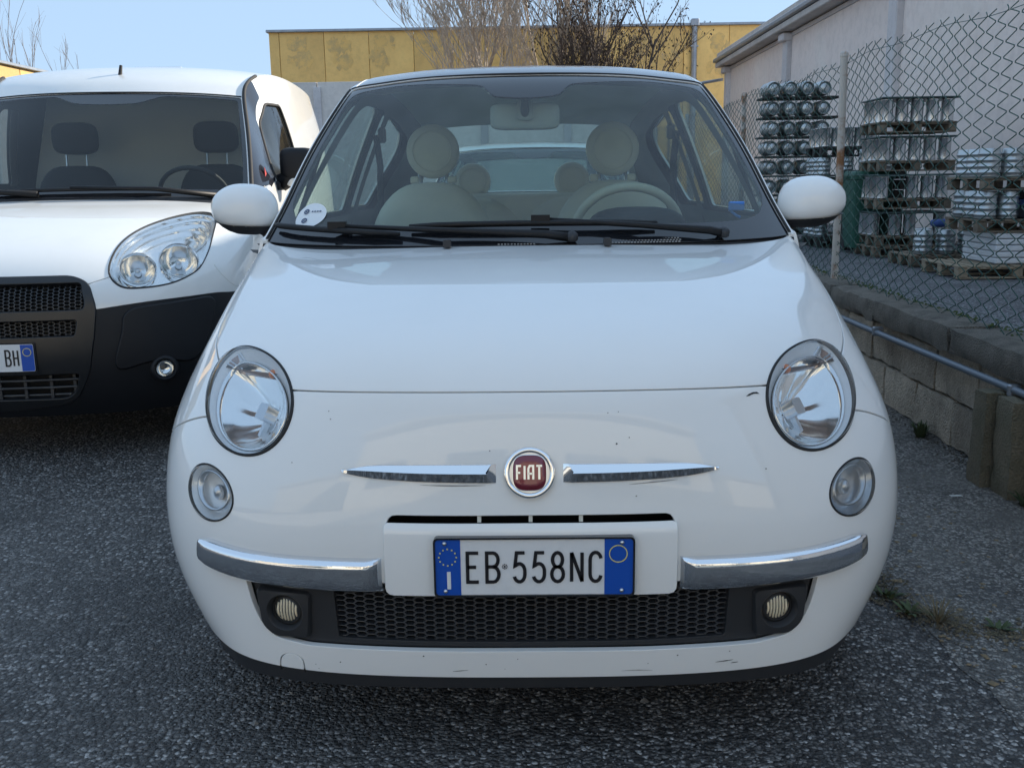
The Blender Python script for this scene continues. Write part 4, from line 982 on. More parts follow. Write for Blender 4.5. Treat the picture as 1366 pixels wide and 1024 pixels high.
ra = SS.inv(np.array(ra), (1, 2), (2, 7, 3, 13)); ra = np.concatenate([[(7, ra[0][1])], ra, [(7, ra[-1][1])]])
for s in (1, -1):
    ss = Shell(SS, (0, 7, 0, 13), (.2, .25), [win1, win2, dline, ra], .12, .16)
    ss.region('door_side', M['white'], car, [(4.5, 6.5), (2.6, 9.5), (4.5, .3)], lip=.01, flipx=s < 0)
    ss.region('shut_gap', M['gap'], car, [tuple(dline[45]*.5+dline[134]*.5)], lip=0, off=-.012, flipx=s < 0)
    hq = SS.pn(*[np.array([q]) for q in SS.inv([(2.20, .845)], (1, 2), (1.6, 7, 0, 13))[0]])[0][0]
    MB().grid(superegg((s*(hq[0]+.016), hq[1], hq[2]), (.013, .085, .014), .6, .6, 16, 8), closed_v=True).build('door_handle', M['chrome'], car, 180)
    ss.region('side_window', M['glass_side'], car, [tuple(win1.mean(0))], lip=0, off=-.006, flipx=s < 0)
    ss.region('quarter_window', M['glass_side'], car, [tuple(win2.mean(0))], lip=0, off=-.006, flipx=s < 0)
    ss.region('side_lining', M['greyfab'], car, [(4.5, 6.5), (2.6, 9.5)], lip=0, off=-.05, flipx=s < 0)
    ss.region('window_frame', M['darkint'], car, [(4.5, 6.5), (2.6, 9.5)], lip=0, off=-.022, flipx=s < 0)
    # quarter-light bar near the mirror
    a = SS.pn(*[np.array([q]) for q in SS.inv([(1.50, 1.02)], (1, 2), (0, 3, 0, 13))[0]])[0][0]; b = SS.pn(*[np.array([q]) for q in SS.inv([(1.53, 1.25)], (1, 2), (0, 3, 0, 13))[0]])[0][0]
    MB().tube([(s*(a[0]-.01), a[1], a[2]), (s*(b[0]-.01), b[1], b[2])], .009, 6).build('window_bar', M['rubber'], car, 60)
sg2 = Shell(ST, (0, 16, -5, 5), (.4, .4), [glass_uv, rear_uv], .16, .12)
sg2.region('headlining', pmat('headlining', (.50, .52, .48), .9), car, [(9.2, .1)], lip=0, off=-.035)
# closing floor
MB().box((0, 2.0, .24), (1.4, 3.0, .04)).build('floor_pan', M['darkint'], car)
# firewall under the dashboard
MB().box((0, 1.12, .60), (1.36, .03, .64)).build('bulkhead', M['gap'], car)

MB().box((0, 1.85, .215), (1.02, 2.9, .02)).build('sun_block_tray', M['plastic'], car)  # unseen panel added to stop sun leaking down through the hollow body
# ---- wheels
def wheel(parent, x, y, r, w, s, tyre, rim):
    e = bpy.data.objects.new('wheel', None); COL.objects.link(e); e.parent = parent; e.location = (x, y, r); e.empty_display_size = .1
    MB().lathe([(r*.62, -w*.5), (r*.8, -w*.55), (r*.95, -w*.5), (r, -w*.38), (r, w*.38), (r*.95, w*.5), (r*.8, w*.55), (r*.62, w*.5)], (0, 0, 0), (1, 0, 0), 40).build('tyre', tyre, e, 40, fix=True)
    rm = MB(); rm.lathe([(r*.63, w*.46*s), (r*.6, w*.3*s), (r*.58, -w*.3*s), (r*.1, -w*.2*s)], (0, 0, 0), (1, 0, 0), 40)
    for k in range(7):
        a = 2*PI*k/7; rm.tube([(w*.3*s, math.cos(a)*r*.1, math.sin(a)*r*.1), (w*.36*s, math.cos(a)*r*.62, math.sin(a)*r*.62)], [.03, .022], 6)
    rm.lathe([(r*.14, w*.2*s), (r*.13, w*.36*s), (.001, w*.4*s)], (0, 0, 0), (1, 0, 0), 20)
    rm.build('rim', rim, e, 40, fix=True)
for s in (1, -1):
    for y in (.725, 3.02): wheel(car, s*.705, y, .285, .18, s, M['tyre'], M['alloy'])

# ---- door mirrors
for s in (1, -1):
    c = (s*.846, 1.285, 1.043)
    mi = bpy.data.objects.new('door_mirror', None); COL.objects.link(mi); mi.parent = car; mi.empty_display_size = .05
    def mshape(p):
        t = p.x*s                                        # +1 outer tip
        k = 1-.24*max(t, 0)**2*1.0+.03*(-min(t, 0))
        return Vector((p.x, p.y*(1 if p.y < 0 else .55), p.z*k*(1 if p.z > 0 else .86)+.06*t))
    G = superegg(c, (.098, .092, .077), .80, .86, 36, 24, mshape)
    MB().grid(G, closed_v=True).build('mirror_shell', M['white'], mi, 180)
    MB().grid(superegg((c[0], c[1]+.002, c[2]-.009), (.094, .086, .0755), .8, .9, 30, 12, lambda p: mshape(Vector((p.x, p.y, min(p.z, -.55))))), closed_v=True).build('mirror_underside', M['plastic'], mi, 180)
    MB().tube([(s*.800, 1.29, 1.018), (s*.775, 1.295, .985), (s*.752, 1.30, .945), (s*.742, 1.31, .92)], [.05, .034, .030, .036], 12).build('mirror_foot', M['plastic'], mi, 180)
    MB().grid(superegg((c[0], c[1]+.042, c[2]), (.085, .008, .052), .6, 1, 24, 8), closed_v=True).build('mirror_glass', M['mirror'], mi, 180)

# ---- wipers
def onw(u, v, h=.02): p, n = ST.pn(np.array([u]), np.array([v])); return tuple(p[0]+n[0]*h)
def wiper(piv, arm_end, b0, b1):
    w = bpy.data.objects.new('wiper', None); COL.objects.link(w); w.parent = car; w.empty_display_size = .05
    pts = [onw(piv[0], piv[1], .012), onw(piv[0]*.9+arm_end[0]*.1, piv[1]*.9+arm_end[1]*.1, .021), onw((piv[0]+arm_end[0])/2, (piv[1]+arm_end[1])/2, .022), onw(arm_end[0], arm_end[1], .020)]
    MB().tube(pts, [.012, .011, .0075, .006], 8).build('wiper_arm', M['wiper'], w, 180)
    bp = [onw(b0[0]*(1-t)+b1[0]*t, b0[1]*(1-t)+b1[1]*t, .013+.004*math.sin(PI*t)) for t in np.linspace(0, 1, 9)]
    MB().tube(bp, [.005]+[.0085]*7+[.005], 6).build('wiper_blade', M['wiper'], w, 180)
    MB().box(onw(arm_end[0], arm_end[1], .022), (.05, .022, .02)).build('blade_clip', M['wiper'], w)
    MB().lathe([(.016, 0), (.016, .012), (.011, .018), (.001, .02)], onw(piv[0], piv[1], .008), (0, -.5, .85), 14).build('pivot_cap', M['plastic'], w, 40)
wiper((.05, 2.35), (.36, .14), (.30, -1.3), (.30, 1.45))
wiper((.04, .46), (.28, -2.3), (.34, -4.35), (.14, -1.4))

# ---- things on the glass
e = MB(); cx_, cv = .66, -3.12
dsk = lambda r, h: [onw(cx_+.30*r*math.sin(a), cv+.42*r*math.cos(a), h) for a in np.linspace(0, 2*PI, 28, endpoint=False)]
e.grid([dsk(1, -.0015), dsk(.02, -.0012)], closed_v=True); stk = e.build('round_sticker', M['sticker'], wind, fix=True)
e = MB()
def dot(dx, dy, r, h=.0009):
    return [onw(cx_+.30*(dy+r*math.sin(a)), cv+.42*(dx+r*math.cos(a)), h) for a in np.linspace(0, 2*PI, 14, endpoint=False)]
for dx, dy, r in ((-.28, .3, .2), (-.15, -.42, .2)): e.grid([dot(dx, dy, r), dot(dx, dy, r*.55)], closed_v=True); e.grid([dot(dx, dy, r*.3), dot(dx, dy, .01)], closed_v=True)
for k in range(4): e.add([onw(cx_+.30*(.3+dy), cv+.42*(.1+k*.16+dx), .0009) for dx, dy in ((0, -.05), (.1, -.05), (.1, .05), (0, .05))], [(0, 1, 2, 3)])
e.build('sticker_print', pmat('sticker_blue', (.03, .06, .14), .5), stk, fix=True)
tagm = MB(); o_ = Vector(onw(.82, 2.98, -.012))
tagm.box(tuple(o_), (.05, .008, .026), .3, ch=.003); tagm.tube([o_+Vector((-.02, 0, -.01)), o_+Vector((0, 0, -.026)), o_+Vector((.012, 0, -.032))], .004, 6)
tagm.build('blue_tag', M['bluetag'], wind, fix=True)

# ---- inside
db = MB(); G = []
for t in np.linspace(0, 1, 14):
    row = []
    for x in np.linspace(-.69, .69, 28):
        k = min(1, abs(x)/.7); y0 = .915+.165*k**1.7; y = y0+(1.57-y0)*t
        z = .938+.040*math.sin(PI*min(1, t*1.02))*(1-.35*k*k)-(.16*max(0, t-.85)/.15)
        row.append((x*(1-.03*t), y, z))
    G.append(row)
db.grid(G); dash = db.build('dashboard', M['darkint'], car, 180)
MB().grid(superegg((.355, 1.52, .955), (.16, .09, .075), .7, .8, 24, 12), closed_v=True).build('instrument_hood', M['darkint'], dash, 180)
MB().box((0, 1.60, .80), (1.28, .05, .16), ch=.02).build('dash_fascia', M['dash'], dash, fix=True)
swc = Vector((.345, 1.74, .935)); ax = Vector((0, -.86, -.5)).normalized(); a1 = Vector((1, 0, 0)); a2 = ax.cross(a1).normalized()
if a2.z < 0: a2 = -a2
stw = bpy.data.objects.new('steering_wheel', None); COL.objects.link(stw); stw.parent = car; stw.empty_display_size = .05
G = [[tuple(swc+(a1*math.cos(A)+a2*math.sin(A))*(.182+.016*math.cos(b))+ax*.016*math.sin(b)) for b in np.linspace(0, 2*PI, 10, endpoint=False)] for A in np.linspace(0, 2*PI, 49)]
MB().grid(G, closed_v=True).build('wheel_rim', M['cream'], stw, 180)
MB().grid(superegg(tuple(swc), (.075, .03, .06), .8, .8, 20, 10), closed_v=True).build('wheel_hub', M['darkint'], stw, 180)
for A in (0, PI, -PI/2): MB().tube([swc+(a1*math.cos(A)+a2*math.sin(A))*.05, swc+(a1*math.cos(A)+a2*math.sin(A))*.18], .014, 6).build('wheel_spoke', M['satin'], stw, 60)
def seat(x, y, top, w, hr, hz, front=True):
    st = bpy.data.objects.new('front_seat' if front else 'rear_seat', None); COL.objects.link(st); st.parent = car; st.empty_display_size = .1
    bz = .52
    def bk(p): return Vector((p.x*(1-.26*max(p.z, 0)**2), p.y+.16*(p.z), p.z))
    MB().grid(superegg((x, y, (bz+top)/2), (w/2, .075, (top-bz)/2), .62, .75, 30, 18, bk), closed_v=True).build('backrest', M['cream'], st, 180)
    MB().grid(superegg((x, y-.30, bz-.04), (w/2, .28, .09), .5, .6, 24, 12), closed_v=True).build('seat_cushion', M['cream'], st, 180)
    G = superegg((x, y+.12, hz), (hr, .045, hr), 1.0, 1.0, 32, 16, lambda p: Vector((p.x, math.copysign(min(abs(p.y)**.6, .9), p.y), p.z)))
    hd = MB().grid(G, closed_v=True).build('headrest', M['cream'], st, 180)
    G = [[(x+r*math.cos(a), y+.12-.0425+d, hz+r*math.sin(a)) for a in np.linspace(0, 2*PI, 32, endpoint=False)] for r, d in ((hr*.70, 0), (hr*.72, -.004), (hr*.75, 0))]
    MB().grid(G, closed_v=True).build('headrest_piping', M['cream'], hd, 180)
    for dx in (-.055, .055): MB().tube([(x+dx, y+.115, hz-hr*.8), (x+dx, y+.10, top-.04)], .008, 8).build('headrest_post', M['satin'], st, 180)
    if front:
        for dx in (-.075, .075): MB().box((x+dx, y+.115, top+.008), (.035, .04, .03), ch=.006).build('post_collar', M['cream'], st, fix=True)
seat(-.375, 2.22, 1.115, .50, .107, 1.235); seat(.345, 2.22, 1.115, .50, .107, 1.235)
seat(-.255, 2.93, 1.045, .52, .085, 1.115, False); seat(.215, 2.93, 1.045, .52, .085, 1.115, False)
MB().grid(superegg((0, 3.0, .94), (.58, .09, .12), .4, .5, 30, 10), closed_v=True).build('rear_bench_top', M['cream'], car, 180)
MB().box((0, 3.22, .93), (1.1, .36, .03)).build('parcel_shelf', M['darkint'], car)
im = bpy.data.objects.new('rear_view_mirror', None); COL.objects.link(im); im.parent = car; im.empty_display_size = .05
MB().grid(superegg((-.003, 1.56, 1.318), (.112, .022, .042), .35, .4, 30, 12), closed_v=True).build('mirror_back', pmat('mirror_grey', (.50, .50, .48), .5), im, 180)
MB().tube([(-.003, 1.535, 1.325), (-.003, 1.50, 1.36), (-.003, 1.475, 1.385)], [.015, .012, .018], 10).build('mirror_stalk', M['greyfab'], im, 180)
MB().prism(roundpoly([(-.026, -.02), (.026, -.02), (.026, .045), (-.026, .045)], .016, 5), 0, .012, lambda a, b, h: (-.003+a, 1.537-h, 1.325+b)).build('mirror_bracket', pmat('bracket_grey', (.40, .40, .39), .5), im, fix=True)
for s in (1, -1):                                       # belts and dark pillars inside
    MB().tube([(s*.60, 2.33, 1.30), (s*.585, 2.31, 1.18), (s*.60, 2.33, .75)], .014, 6).build('seat_belt', M['darkint'], car, 60)
    MB().box((s*.575, 2.325, 1.30), (.03, .04, .06), ch=.008).build('belt_guide', M['greyfab'], car, fix=True)

# ---- wear: scratches and stone chips in the paint
def scratch(pts, w, mat_):
    uv = fx(pts, 14, False); p, n = SF.pn(uv[:, 0], uv[:, 1]); k = len(p); mb = MB(); T = np.gradient(p, axis=0); B = np.cross(n, T); B /= np.linalg.norm(B, axis=1, keepdims=True)
    q = np.array([w*math.sin(PI*i/(k-1))*(.6+.4*rng.random())+.0002 for i in range(k)])[:, None]
    mb.add([tuple(x) for x in p+n*.0008+B*q]+[tuple(x) for x in p+n*.0008-B*q], [(i, i+1, k+i+1, k+i) for i in range(k-1)]); mb.build('scratch', mat_, bumper, None, True)
CHIP = pmat('bare_scratch', (.02, .02, .022), .6); GREYM = pmat('grey_scuff', (.30, .29, .28), .7)
scratch([(.405, .719), (.42, .7235), (.428, .7215)], .0022, CHIP); scratch([(.424, .725), (.432, .721)], .0014, CHIP)
scratch([(.17, .205), (.20, .206), (.23, .2045)], .0009, GREYM); scratch([(.35, .2165), (.37, .218), (.385, .2195)], .0011, CHIP); scratch([(.38, .2125), (.395, .2135)], .0008, CHIP); scratch([(-.15, .206), (-.12, .209)], .0006, CHIP); scratch([(-.63, .42), (-.61, .41)], .0012, GREYM)
scratch([(-.20, .5785), (-.14, .5775), (-.08, .578)], .0012, GREYM); scratch([(.18, .577), (.27, .5825)], .0010, GREYM)
for k in range(22):
    x = rng.uniform(-.5, .5); z = rng.choice((rng.uniform(.20, .24), rng.uniform(.55, .70), rng.uniform(.63, .72))); r_c = rng.uniform(.0007, .0016)
    scratch([(x-r_c, z), (x, z+r_c*.5), (x+r_c, z)], r_c, CHIP if k % 3 else GREYM)
VANF = [
 [(0, 0.075, 0.195), (0.239, 0.086, 0.195), (0.43, 0.118, 0.195), (0.592, 0.175, 0.196), (0.707, 0.251, 0.197), (0.783, 0.346, 0.198), (0.833, 0.464, 0.199), (0.859, 0.626, 0.201), (0.873, 0.93, 0.204), (0.875, 1.5, 0.21)],
 [(0, 0.03, 0.283), (0.246, 0.042, 0.284), (0.443, 0.074, 0.284), (0.611, 0.133, 0.284), (0.729, 0.211, 0.285), (0.808, 0.309, 0.285), (0.859, 0.432, 0.286), (0.886, 0.598, 0.288), (0.9, 0.912, 0.29), (0.902, 1.5, 0.294)],
 [(0, 0, 0.409), (0.25, 0.012, 0.409), (0.45, 0.045, 0.409), (0.62, 0.105, 0.409), (0.74, 0.185, 0.409), (0.82, 0.285, 0.409), (0.872, 0.41, 0.409), (0.9, 0.58, 0.409), (0.914, 0.9, 0.409), (0.916, 1.5, 0.409)],
 [(0, 0, 0.534), (0.25, 0.012, 0.534), (0.45, 0.045, 0.534), (0.62, 0.105, 0.534), (0.74, 0.185, 0.534), (0.82, 0.285, 0.534), (0.872, 0.41, 0.534), (0.9, 0.58, 0.534), (0.914, 0.9, 0.534), (0.916, 1.5, 0.534)],
 [(0, 0.012, 0.639), (0.25, 0.024, 0.639), (0.45, 0.057, 0.639), (0.62, 0.116, 0.64), (0.74, 0.196, 0.64), (0.82, 0.295, 0.641), (0.872, 0.419, 0.642), (0.9, 0.587, 0.643), (0.914, 0.905, 0.645), (0.916, 1.5, 0.649)],
 [(0, 0.035, 0.712), (0.249, 0.047, 0.712), (0.449, 0.079, 0.713), (0.619, 0.138, 0.714), (0.739, 0.216, 0.715), (0.818, 0.313, 0.717), (0.87, 0.435, 0.719), (0.898, 0.601, 0.722), (0.912, 0.914, 0.728), (0.914, 1.5, 0.738)],
 [(0, 0.085, 0.769), (0.249, 0.096, 0.77), (0.448, 0.127, 0.77), (0.618, 0.184, 0.769), (0.737, 0.26, 0.77), (0.817, 0.354, 0.771), (0.869, 0.472, 0.772), (0.896, 0.632, 0.776), (0.91, 0.934, 0.783), (0.912, 1.5, 0.798)],
 [(0, 0.18, 0.838), (0.248, 0.191, 0.838), (0.446, 0.22, 0.836), (0.615, 0.272, 0.834), (0.734, 0.343, 0.831), (0.813, 0.431, 0.83), (0.865, 0.541, 0.829), (0.893, 0.69, 0.831), (0.907, 0.972, 0.836), (0.909, 1.5, 0.846)],
 [(0, 0.34, 0.909), (0.246, 0.349, 0.908), (0.443, 0.375, 0.905), (0.611, 0.421, 0.9), (0.729, 0.483, 0.895), (0.808, 0.56, 0.891), (0.859, 0.657, 0.888), (0.886, 0.789, 0.888), (0.9, 1.036, 0.89), (0.902, 1.5, 0.896)],
 [(0, 0.55, 0.971), (0.244, 0.558, 0.97), (0.439, 0.579, 0.966), (0.605, 0.617, 0.959), (0.722, 0.667, 0.951), (0.799, 0.731, 0.944), (0.85, 0.81, 0.94), (0.877, 0.917, 0.938), (0.891, 1.12, 0.939), (0.893, 1.5, 0.943)],
 [(0, 0.78, 1.02), (0.241, 0.786, 1.018), (0.434, 0.802, 1.013), (0.598, 0.83, 1.004), (0.714, 0.869, 0.994), (0.791, 0.917, 0.986), (0.841, 0.977, 0.981), (0.868, 1.058, 0.979), (0.882, 1.212, 0.98), (0.884, 1.5, 0.985)],
 [(0, 0.99, 1.052), (0.239, 0.994, 1.05), (0.43, 1.005, 1.044), (0.592, 1.026, 1.034), (0.707, 1.053, 1.023), (0.783, 1.087, 1.015), (0.833, 1.129, 1.009), (0.859, 1.187, 1.008), (0.873, 1.296, 1.011), (0.875, 1.5, 1.021)],
]
VANT = [
 [(0, 1, 1.067), (0.251, 1.014, 1.065), (0.459, 1.054, 1.058), (0.635, 1.109, 1.049), (0.751, 1.159, 1.04), (0.835, 1.2, 1.032)],
 [(0, 1.22, 1.242), (0.24, 1.233, 1.24), (0.44, 1.268, 1.236), (0.608, 1.318, 1.229), (0.72, 1.363, 1.222), (0.8, 1.4, 1.217)],
 [(0, 1.46, 1.427), (0.226, 1.471, 1.426), (0.415, 1.503, 1.423), (0.574, 1.547, 1.417), (0.679, 1.587, 1.412), (0.755, 1.62, 1.407)],
 [(0, 1.7, 1.596), (0.211, 1.709, 1.595), (0.388, 1.735, 1.592), (0.536, 1.771, 1.586), (0.634, 1.803, 1.58), (0.705, 1.83, 1.575)],
 [(0, 1.83, 1.685), (0.21, 1.837, 1.684), (0.385, 1.857, 1.68), (0.532, 1.885, 1.675), (0.63, 1.909, 1.669), (0.7, 1.93, 1.664)],
 [(0, 2.02, 1.758), (0.216, 2.024, 1.756), (0.396, 2.036, 1.75), (0.547, 2.053, 1.74), (0.648, 2.068, 1.73), (0.72, 2.08, 1.721)],
 [(0, 2.3, 1.81), (0.224, 2.301, 1.808), (0.41, 2.305, 1.8), (0.566, 2.311, 1.787), (0.67, 2.316, 1.775), (0.745, 2.32, 1.763)],
 [(0, 2.75, 1.836), (0.233, 2.75, 1.834), (0.427, 2.75, 1.825), (0.59, 2.75, 1.811), (0.698, 2.75, 1.797), (0.776, 2.75, 1.784)],
 [(0, 3.4, 1.847), (0.234, 3.4, 1.844), (0.429, 3.4, 1.835), (0.593, 3.4, 1.819), (0.703, 3.4, 1.803), (0.781, 3.4, 1.789)],
 [(0, 3.95, 1.836), (0.233, 3.949, 1.834), (0.427, 3.945, 1.823), (0.59, 3.939, 1.806), (0.698, 3.934, 1.789), (0.776, 3.93, 1.774)],
 [(0, 4.2, 1.8), (0.23, 4.195, 1.797), (0.421, 4.181, 1.785), (0.582, 4.162, 1.767), (0.689, 4.144, 1.748), (0.765, 4.13, 1.732)],
 [(0, 4.32, 1.685), (0.233, 4.313, 1.682), (0.427, 4.293, 1.669), (0.59, 4.265, 1.649), (0.698, 4.241, 1.629), (0.776, 4.22, 1.612)],
 [(0, 4.37, 1.455), (0.244, 4.362, 1.453), (0.446, 4.34, 1.443), (0.617, 4.31, 1.428), (0.731, 4.283, 1.414), (0.812, 4.26, 1.401)],
 [(0, 4.385, 1.019), (0.253, 4.378, 1.019), (0.463, 4.36, 1.019), (0.64, 4.333, 1.019), (0.758, 4.31, 1.019), (0.843, 4.29, 1.019)],
 [(0, 4.385, 0.597), (0.256, 4.378, 0.597), (0.469, 4.36, 0.597), (0.648, 4.333, 0.597), (0.768, 4.31, 0.597), (0.853, 4.29, 0.597)],
 [(0, 4.36, 0.263), (0.253, 4.354, 0.263), (0.463, 4.336, 0.263), (0.64, 4.311, 0.263), (0.758, 4.289, 0.263), (0.843, 4.27, 0.263)],
]
# =================================================================== the white delivery van
van = thing('delivery_van', 'white delivery van with black lower bumper and almond headlight, parked at the far left', 'van', (-2.13, 2.10, 0), math.radians(4.6))
VF = Surf(VANF); VT_ = Surf(VANT)
M['van_white'] = pmat('van_white_paint', (.80, .80, .78), .34, 0, .9, var=(2.5, (.73, .73, .70), .45, .8))
M['van_black'] = pmat('van_black_plastic', (.008, .009, .012), .5, spec=.35, bump=(700, .3, .001))
M['van_glass'] = glassmat('van_glass', (.70, .76, .75), 1.42, .008, (.35, .38, .40))
vfx = lambda pts, n=None, closed=True, r=(0, 11, 0, 7): VF.inv(crom(pts, n, closed) if n else np.array(pts, float), (0, 2), r)
VHL = [(.441, .770), (.431, .838), (.444, .894), (.484, .938), (.556, .972), (.645, .991), (.714, .982), (.758, .945), (.780, .87), (.778, .81), (.755, .760), (.676, .721), (.559, .709), (.491, .720)]
vhl = vfx(VHL, 80)
vsu, vsv = .085, .12
vseam = np.concatenate([vfx([(.36, .728), (.385, .738), (.447, .757), (.48, .765)])])
vgr = vfx(even(roundpoly([(-.310, .765), (.310, .765), (.375, .735), (.403, .64), (.388, .52), (.357, .372), (.285, .258), (0, .222), (-.285, .258), (-.357, .372), (-.388, .52), (-.403, .64), (-.375, .735)], [.05, .05, .03, .03, .02, .05, .05, .1, .05, .05, .02, .03, .03], 5), 220))
vbk = np.concatenate([vfx([(.395, .634), (.598, .656), (.743, .664), (.825, .665), (.875, .655)], None, True, (0, 11, 0, 9)), [(4.2, 7.3), (4.2, 9)]])
vbk = crom(vbk, 60, False)
vhood = np.array([(9.3, 4.25), (9.7, 4.5), (10.3, 4.85), (11, 5.2)]); vhood = crom(vhood, 24, False)
vf_gap = crom(np.array([(6.2, 4.9), (5.4, 5.3), (4.6, 5.9), (4.2, 6.6)]), 24, False)
vpad = vfx(even(roundpoly([(.505, .600), (.54, .630), (.80, .650), (.812, .630), (.797, .514), (.742, .395), (.62, .43), (.455, .385), (.503, .549)], [.02, .03, .03, .02, .06, .05, .08, .05, .04], 5), 110))
v_arch = [(.93+.36*math.cos(a), .30+.36*math.sin(a)) for a in np.linspace(0, 2*PI, 60, endpoint=False)]
va = VF.inv(np.array(v_arch), (1, 2), (0, 9, 5.2, 9)); ok = np.array([p[1] > .215 for p in v_arch]); k0 = int(np.nonzero(ok[:-1] & ~ok[1:])[0][0])
va = np.roll(va, -(k0+1), axis=0); okr = np.roll(ok, -(k0+1)); va = va[okr]; va = np.concatenate([[(0, va[0][1])], va, [(0, va[-1][1])]])
vcur = [vhl, mirr(vhl), vgr, strip(vbk, .003, vsu, vsv), mirr(strip(vbk, .003, vsu, vsv)), strip(vhood, .005, vsu, vsv), mirr(strip(vhood, .005, vsu, vsv)),
        strip(vseam, .005, vsu, vsv), mirr(strip(vseam, .005, vsu, vsv)), vpad, mirr(vpad), va, mirr(va), strip(vf_gap, .003, vsu, vsv), mirr(strip(vf_gap, .003, vsu, vsv))]
vs = Shell(VF, (0, 11, -9, 9), (.16, .18), vcur, vsu, vsv)
vs.region('hood', M['van_white'], van, [(8.5, .1), (4.75, 2.5), (4.75, -2.5), (6, 7), (6, -7)])
lowseeds = [(2.5, 6.0), (2.5, -6.0), (.06, .1), (3.6, 1.95), (3.6, -1.95), (1, 3), (1, -3)]
vs.region('black_bumper', M['van_black'], van, lowseeds)
for s in (1, -1):
    vs.region('bumper_pad', M['van_black'], van, [tuple(vfx([(.65*s, .55)])[0])], disp=lambda uv, p: np.full(len(p), .015), lip=.024, edge_r=.009)
vs.region('inner_panel', M['gap'], van, [tuple(vseam[2]), (vseam[2][0], -vseam[2][1]), tuple(vhood[12]), (vhood[12][0], -vhood[12][1]), tuple(vbk[20]), (vbk[20][0], -vbk[20][1])], lip=0, off=-.006)
# grille insert
gz = Shell(VF, (.2, 6.6, -2.2, 2.2), (.14, .14), [vgr,
   vfx(even(roundpoly([(-.35, .742), (.35, .742), (.368, .66), (.36, .632), (-.36, .632), (-.368, .66)], .015, 4), 140)), vfx(even(roundpoly([(-.338, .60), (.338, .60), (.325, .53), (-.325, .53)], .015, 4), 120)),
   vfx(even(roundpoly([(-.33, .385), (.33, .385), (.30, .30), (.26, .272), (-.26, .272), (-.30, .30)], .02, 4), 120))], vsu, vsv)
vg = bpy.data.objects.new('front_grille', None); COL.objects.link(vg); vg.parent = van; vg.empty_display_size = .05
gz.region('grille_surround', pmat('grille_black', (.013, .014, .016), .3), vg, [tuple(vfx([(0, .615)])[0]), tuple(vfx([(0, .45)])[0])], off=.006, lip=.04, edge_r=.006)
def honeycomb(S_, fxf, x0, x1, z0, z1, px, pz, dep, name, mat_, parent):
    cells = [(i*px, z0+j*pz+(i % 2)*pz/2) for i in range(int(x0/px)-1, int(x1/px)+2) for j in range(int((z1-z0)/pz)+1)]
    cells = [c for c in cells if x0 < c[0] < x1]
    kx = px*.667
    off6 = [(kx, 0), (kx/2, pz/2), (-kx/2, pz/2), (-kx, 0), (-kx/2, -pz/2), (kx/2, -pz/2)]
    q = np.array([(x+a, z+b) for x, z in cells for a, b in off6]); uv = fxf(q); p, n = S_.pn(uv[:, 0], uv[:, 1]); mb = MB()
    for c in range(len(cells)):
        o = p[c*6:c*6+6]; m_ = o.mean(0); n_ = n[c*6:c*6+6].mean(0)
        i1 = m_+(o-m_)*.8-n_*dep; i0 = m_+(o-m_)*.86-n_*(dep+.02)
        mb.add([tuple(t) for t in o-n_*dep]+[tuple(t) for t in i1]+[tuple(t) for t in i0], [(k, (k+1) % 6, 6+(k+1) % 6, 6+k) for k in range(6)]+[(6+k, 6+(k+1) % 6, 12+(k+1) % 6, 12+k) for k in range(6)])
    return mb.build(name, mat_, parent)
GRP = pmat('van_grille_plastic', (.03, .032, .036), .42)
honeycomb(VF, vfx, -.37, .37, .637, .745, .021, .0145, .016, 'honeycomb', GRP, vg)
honeycomb(VF, vfx, -.345, .345, .533, .605, .021, .0145, .016, 'honeycomb', GRP, vg)
for z in (.29, .322, .354):
    bar = [tuple(VF.pn(*vfx([(x, z)]).T)[0][0]+np.array([0, .018, 0])) for x in np.linspace(-.31, .31, 22)]
    MB().tube(bar, .0055, 6).build('grille_bar', GRP, vg, 60)
for x in (-.2, -.1, 0, .1, .2, .29): MB().box((x, .045+x*x*.2, .325), (.012, .02, .11)).build('grille_rib', GRP, vg)
G = []
for u in np.linspace(.3, 6.5, 14):
    v = np.linspace(-2.1, 2.1, 24); p, n = VF.pn(np.full(24, u), v); G.append([tuple(x) for x in p-n*.06])
MB().grid(G).build('radiator_shade', M['gap'], vg)
# plate
vp = MB().prism(roundpoly([(-.18, -.0545), (.18, -.0545), (.18, .0545), (-.18, .0545)], .008, 5), 0, .0015, lambda a, b, h: (a-.012, -.012-h, .455+b)).build('number_plate', M['plate_white'], van)
MB().prism(roundpoly([(-.186, -.06), (.186, -.06), (.186, .06), (-.186, .06)], .009, 5), 0, .016, lambda a, b, h: (a-.012, -.008+.004-h*.3, .455+b)).build('plate_frame', M['gloss_black'], vp)
for a, b, rr in ((.130, .179, [0, .0075, .0075, 0]), (-.179, -.13, [.0075, 0, 0, .0075])):
    MB().prism(roundpoly([(a, -.053), (b, -.053), (b, .053), (a, .053)], rr, 5), 0, .0009, lambda x, z, h: (x-.012, -.0137-h, .455+z)).build('blue_band', M['blue'], vp)
lv = MB()
for ch, a in (('B', .066), ('H', .0965)): letter(lv, ch, a-.012, .455-.034, .026, .068, .0062, lambda x, z, o: (x, -.0137-o, z), .0014)
lv.build('plate_characters', M['ink'], vp)
rg = MB(); rg.grid([[(.1545-.012+r*math.cos(a), -.0147-h, .478+r*math.sin(a)) for a in np.linspace(0, 2*PI, 28, endpoint=False)] for r, h in ((.0145, 0), (.0145, .001), (.0168, .001), (.0168, 0))], closed_v=True); rg.build('year_ring', M['yellow'], vp, None, True)
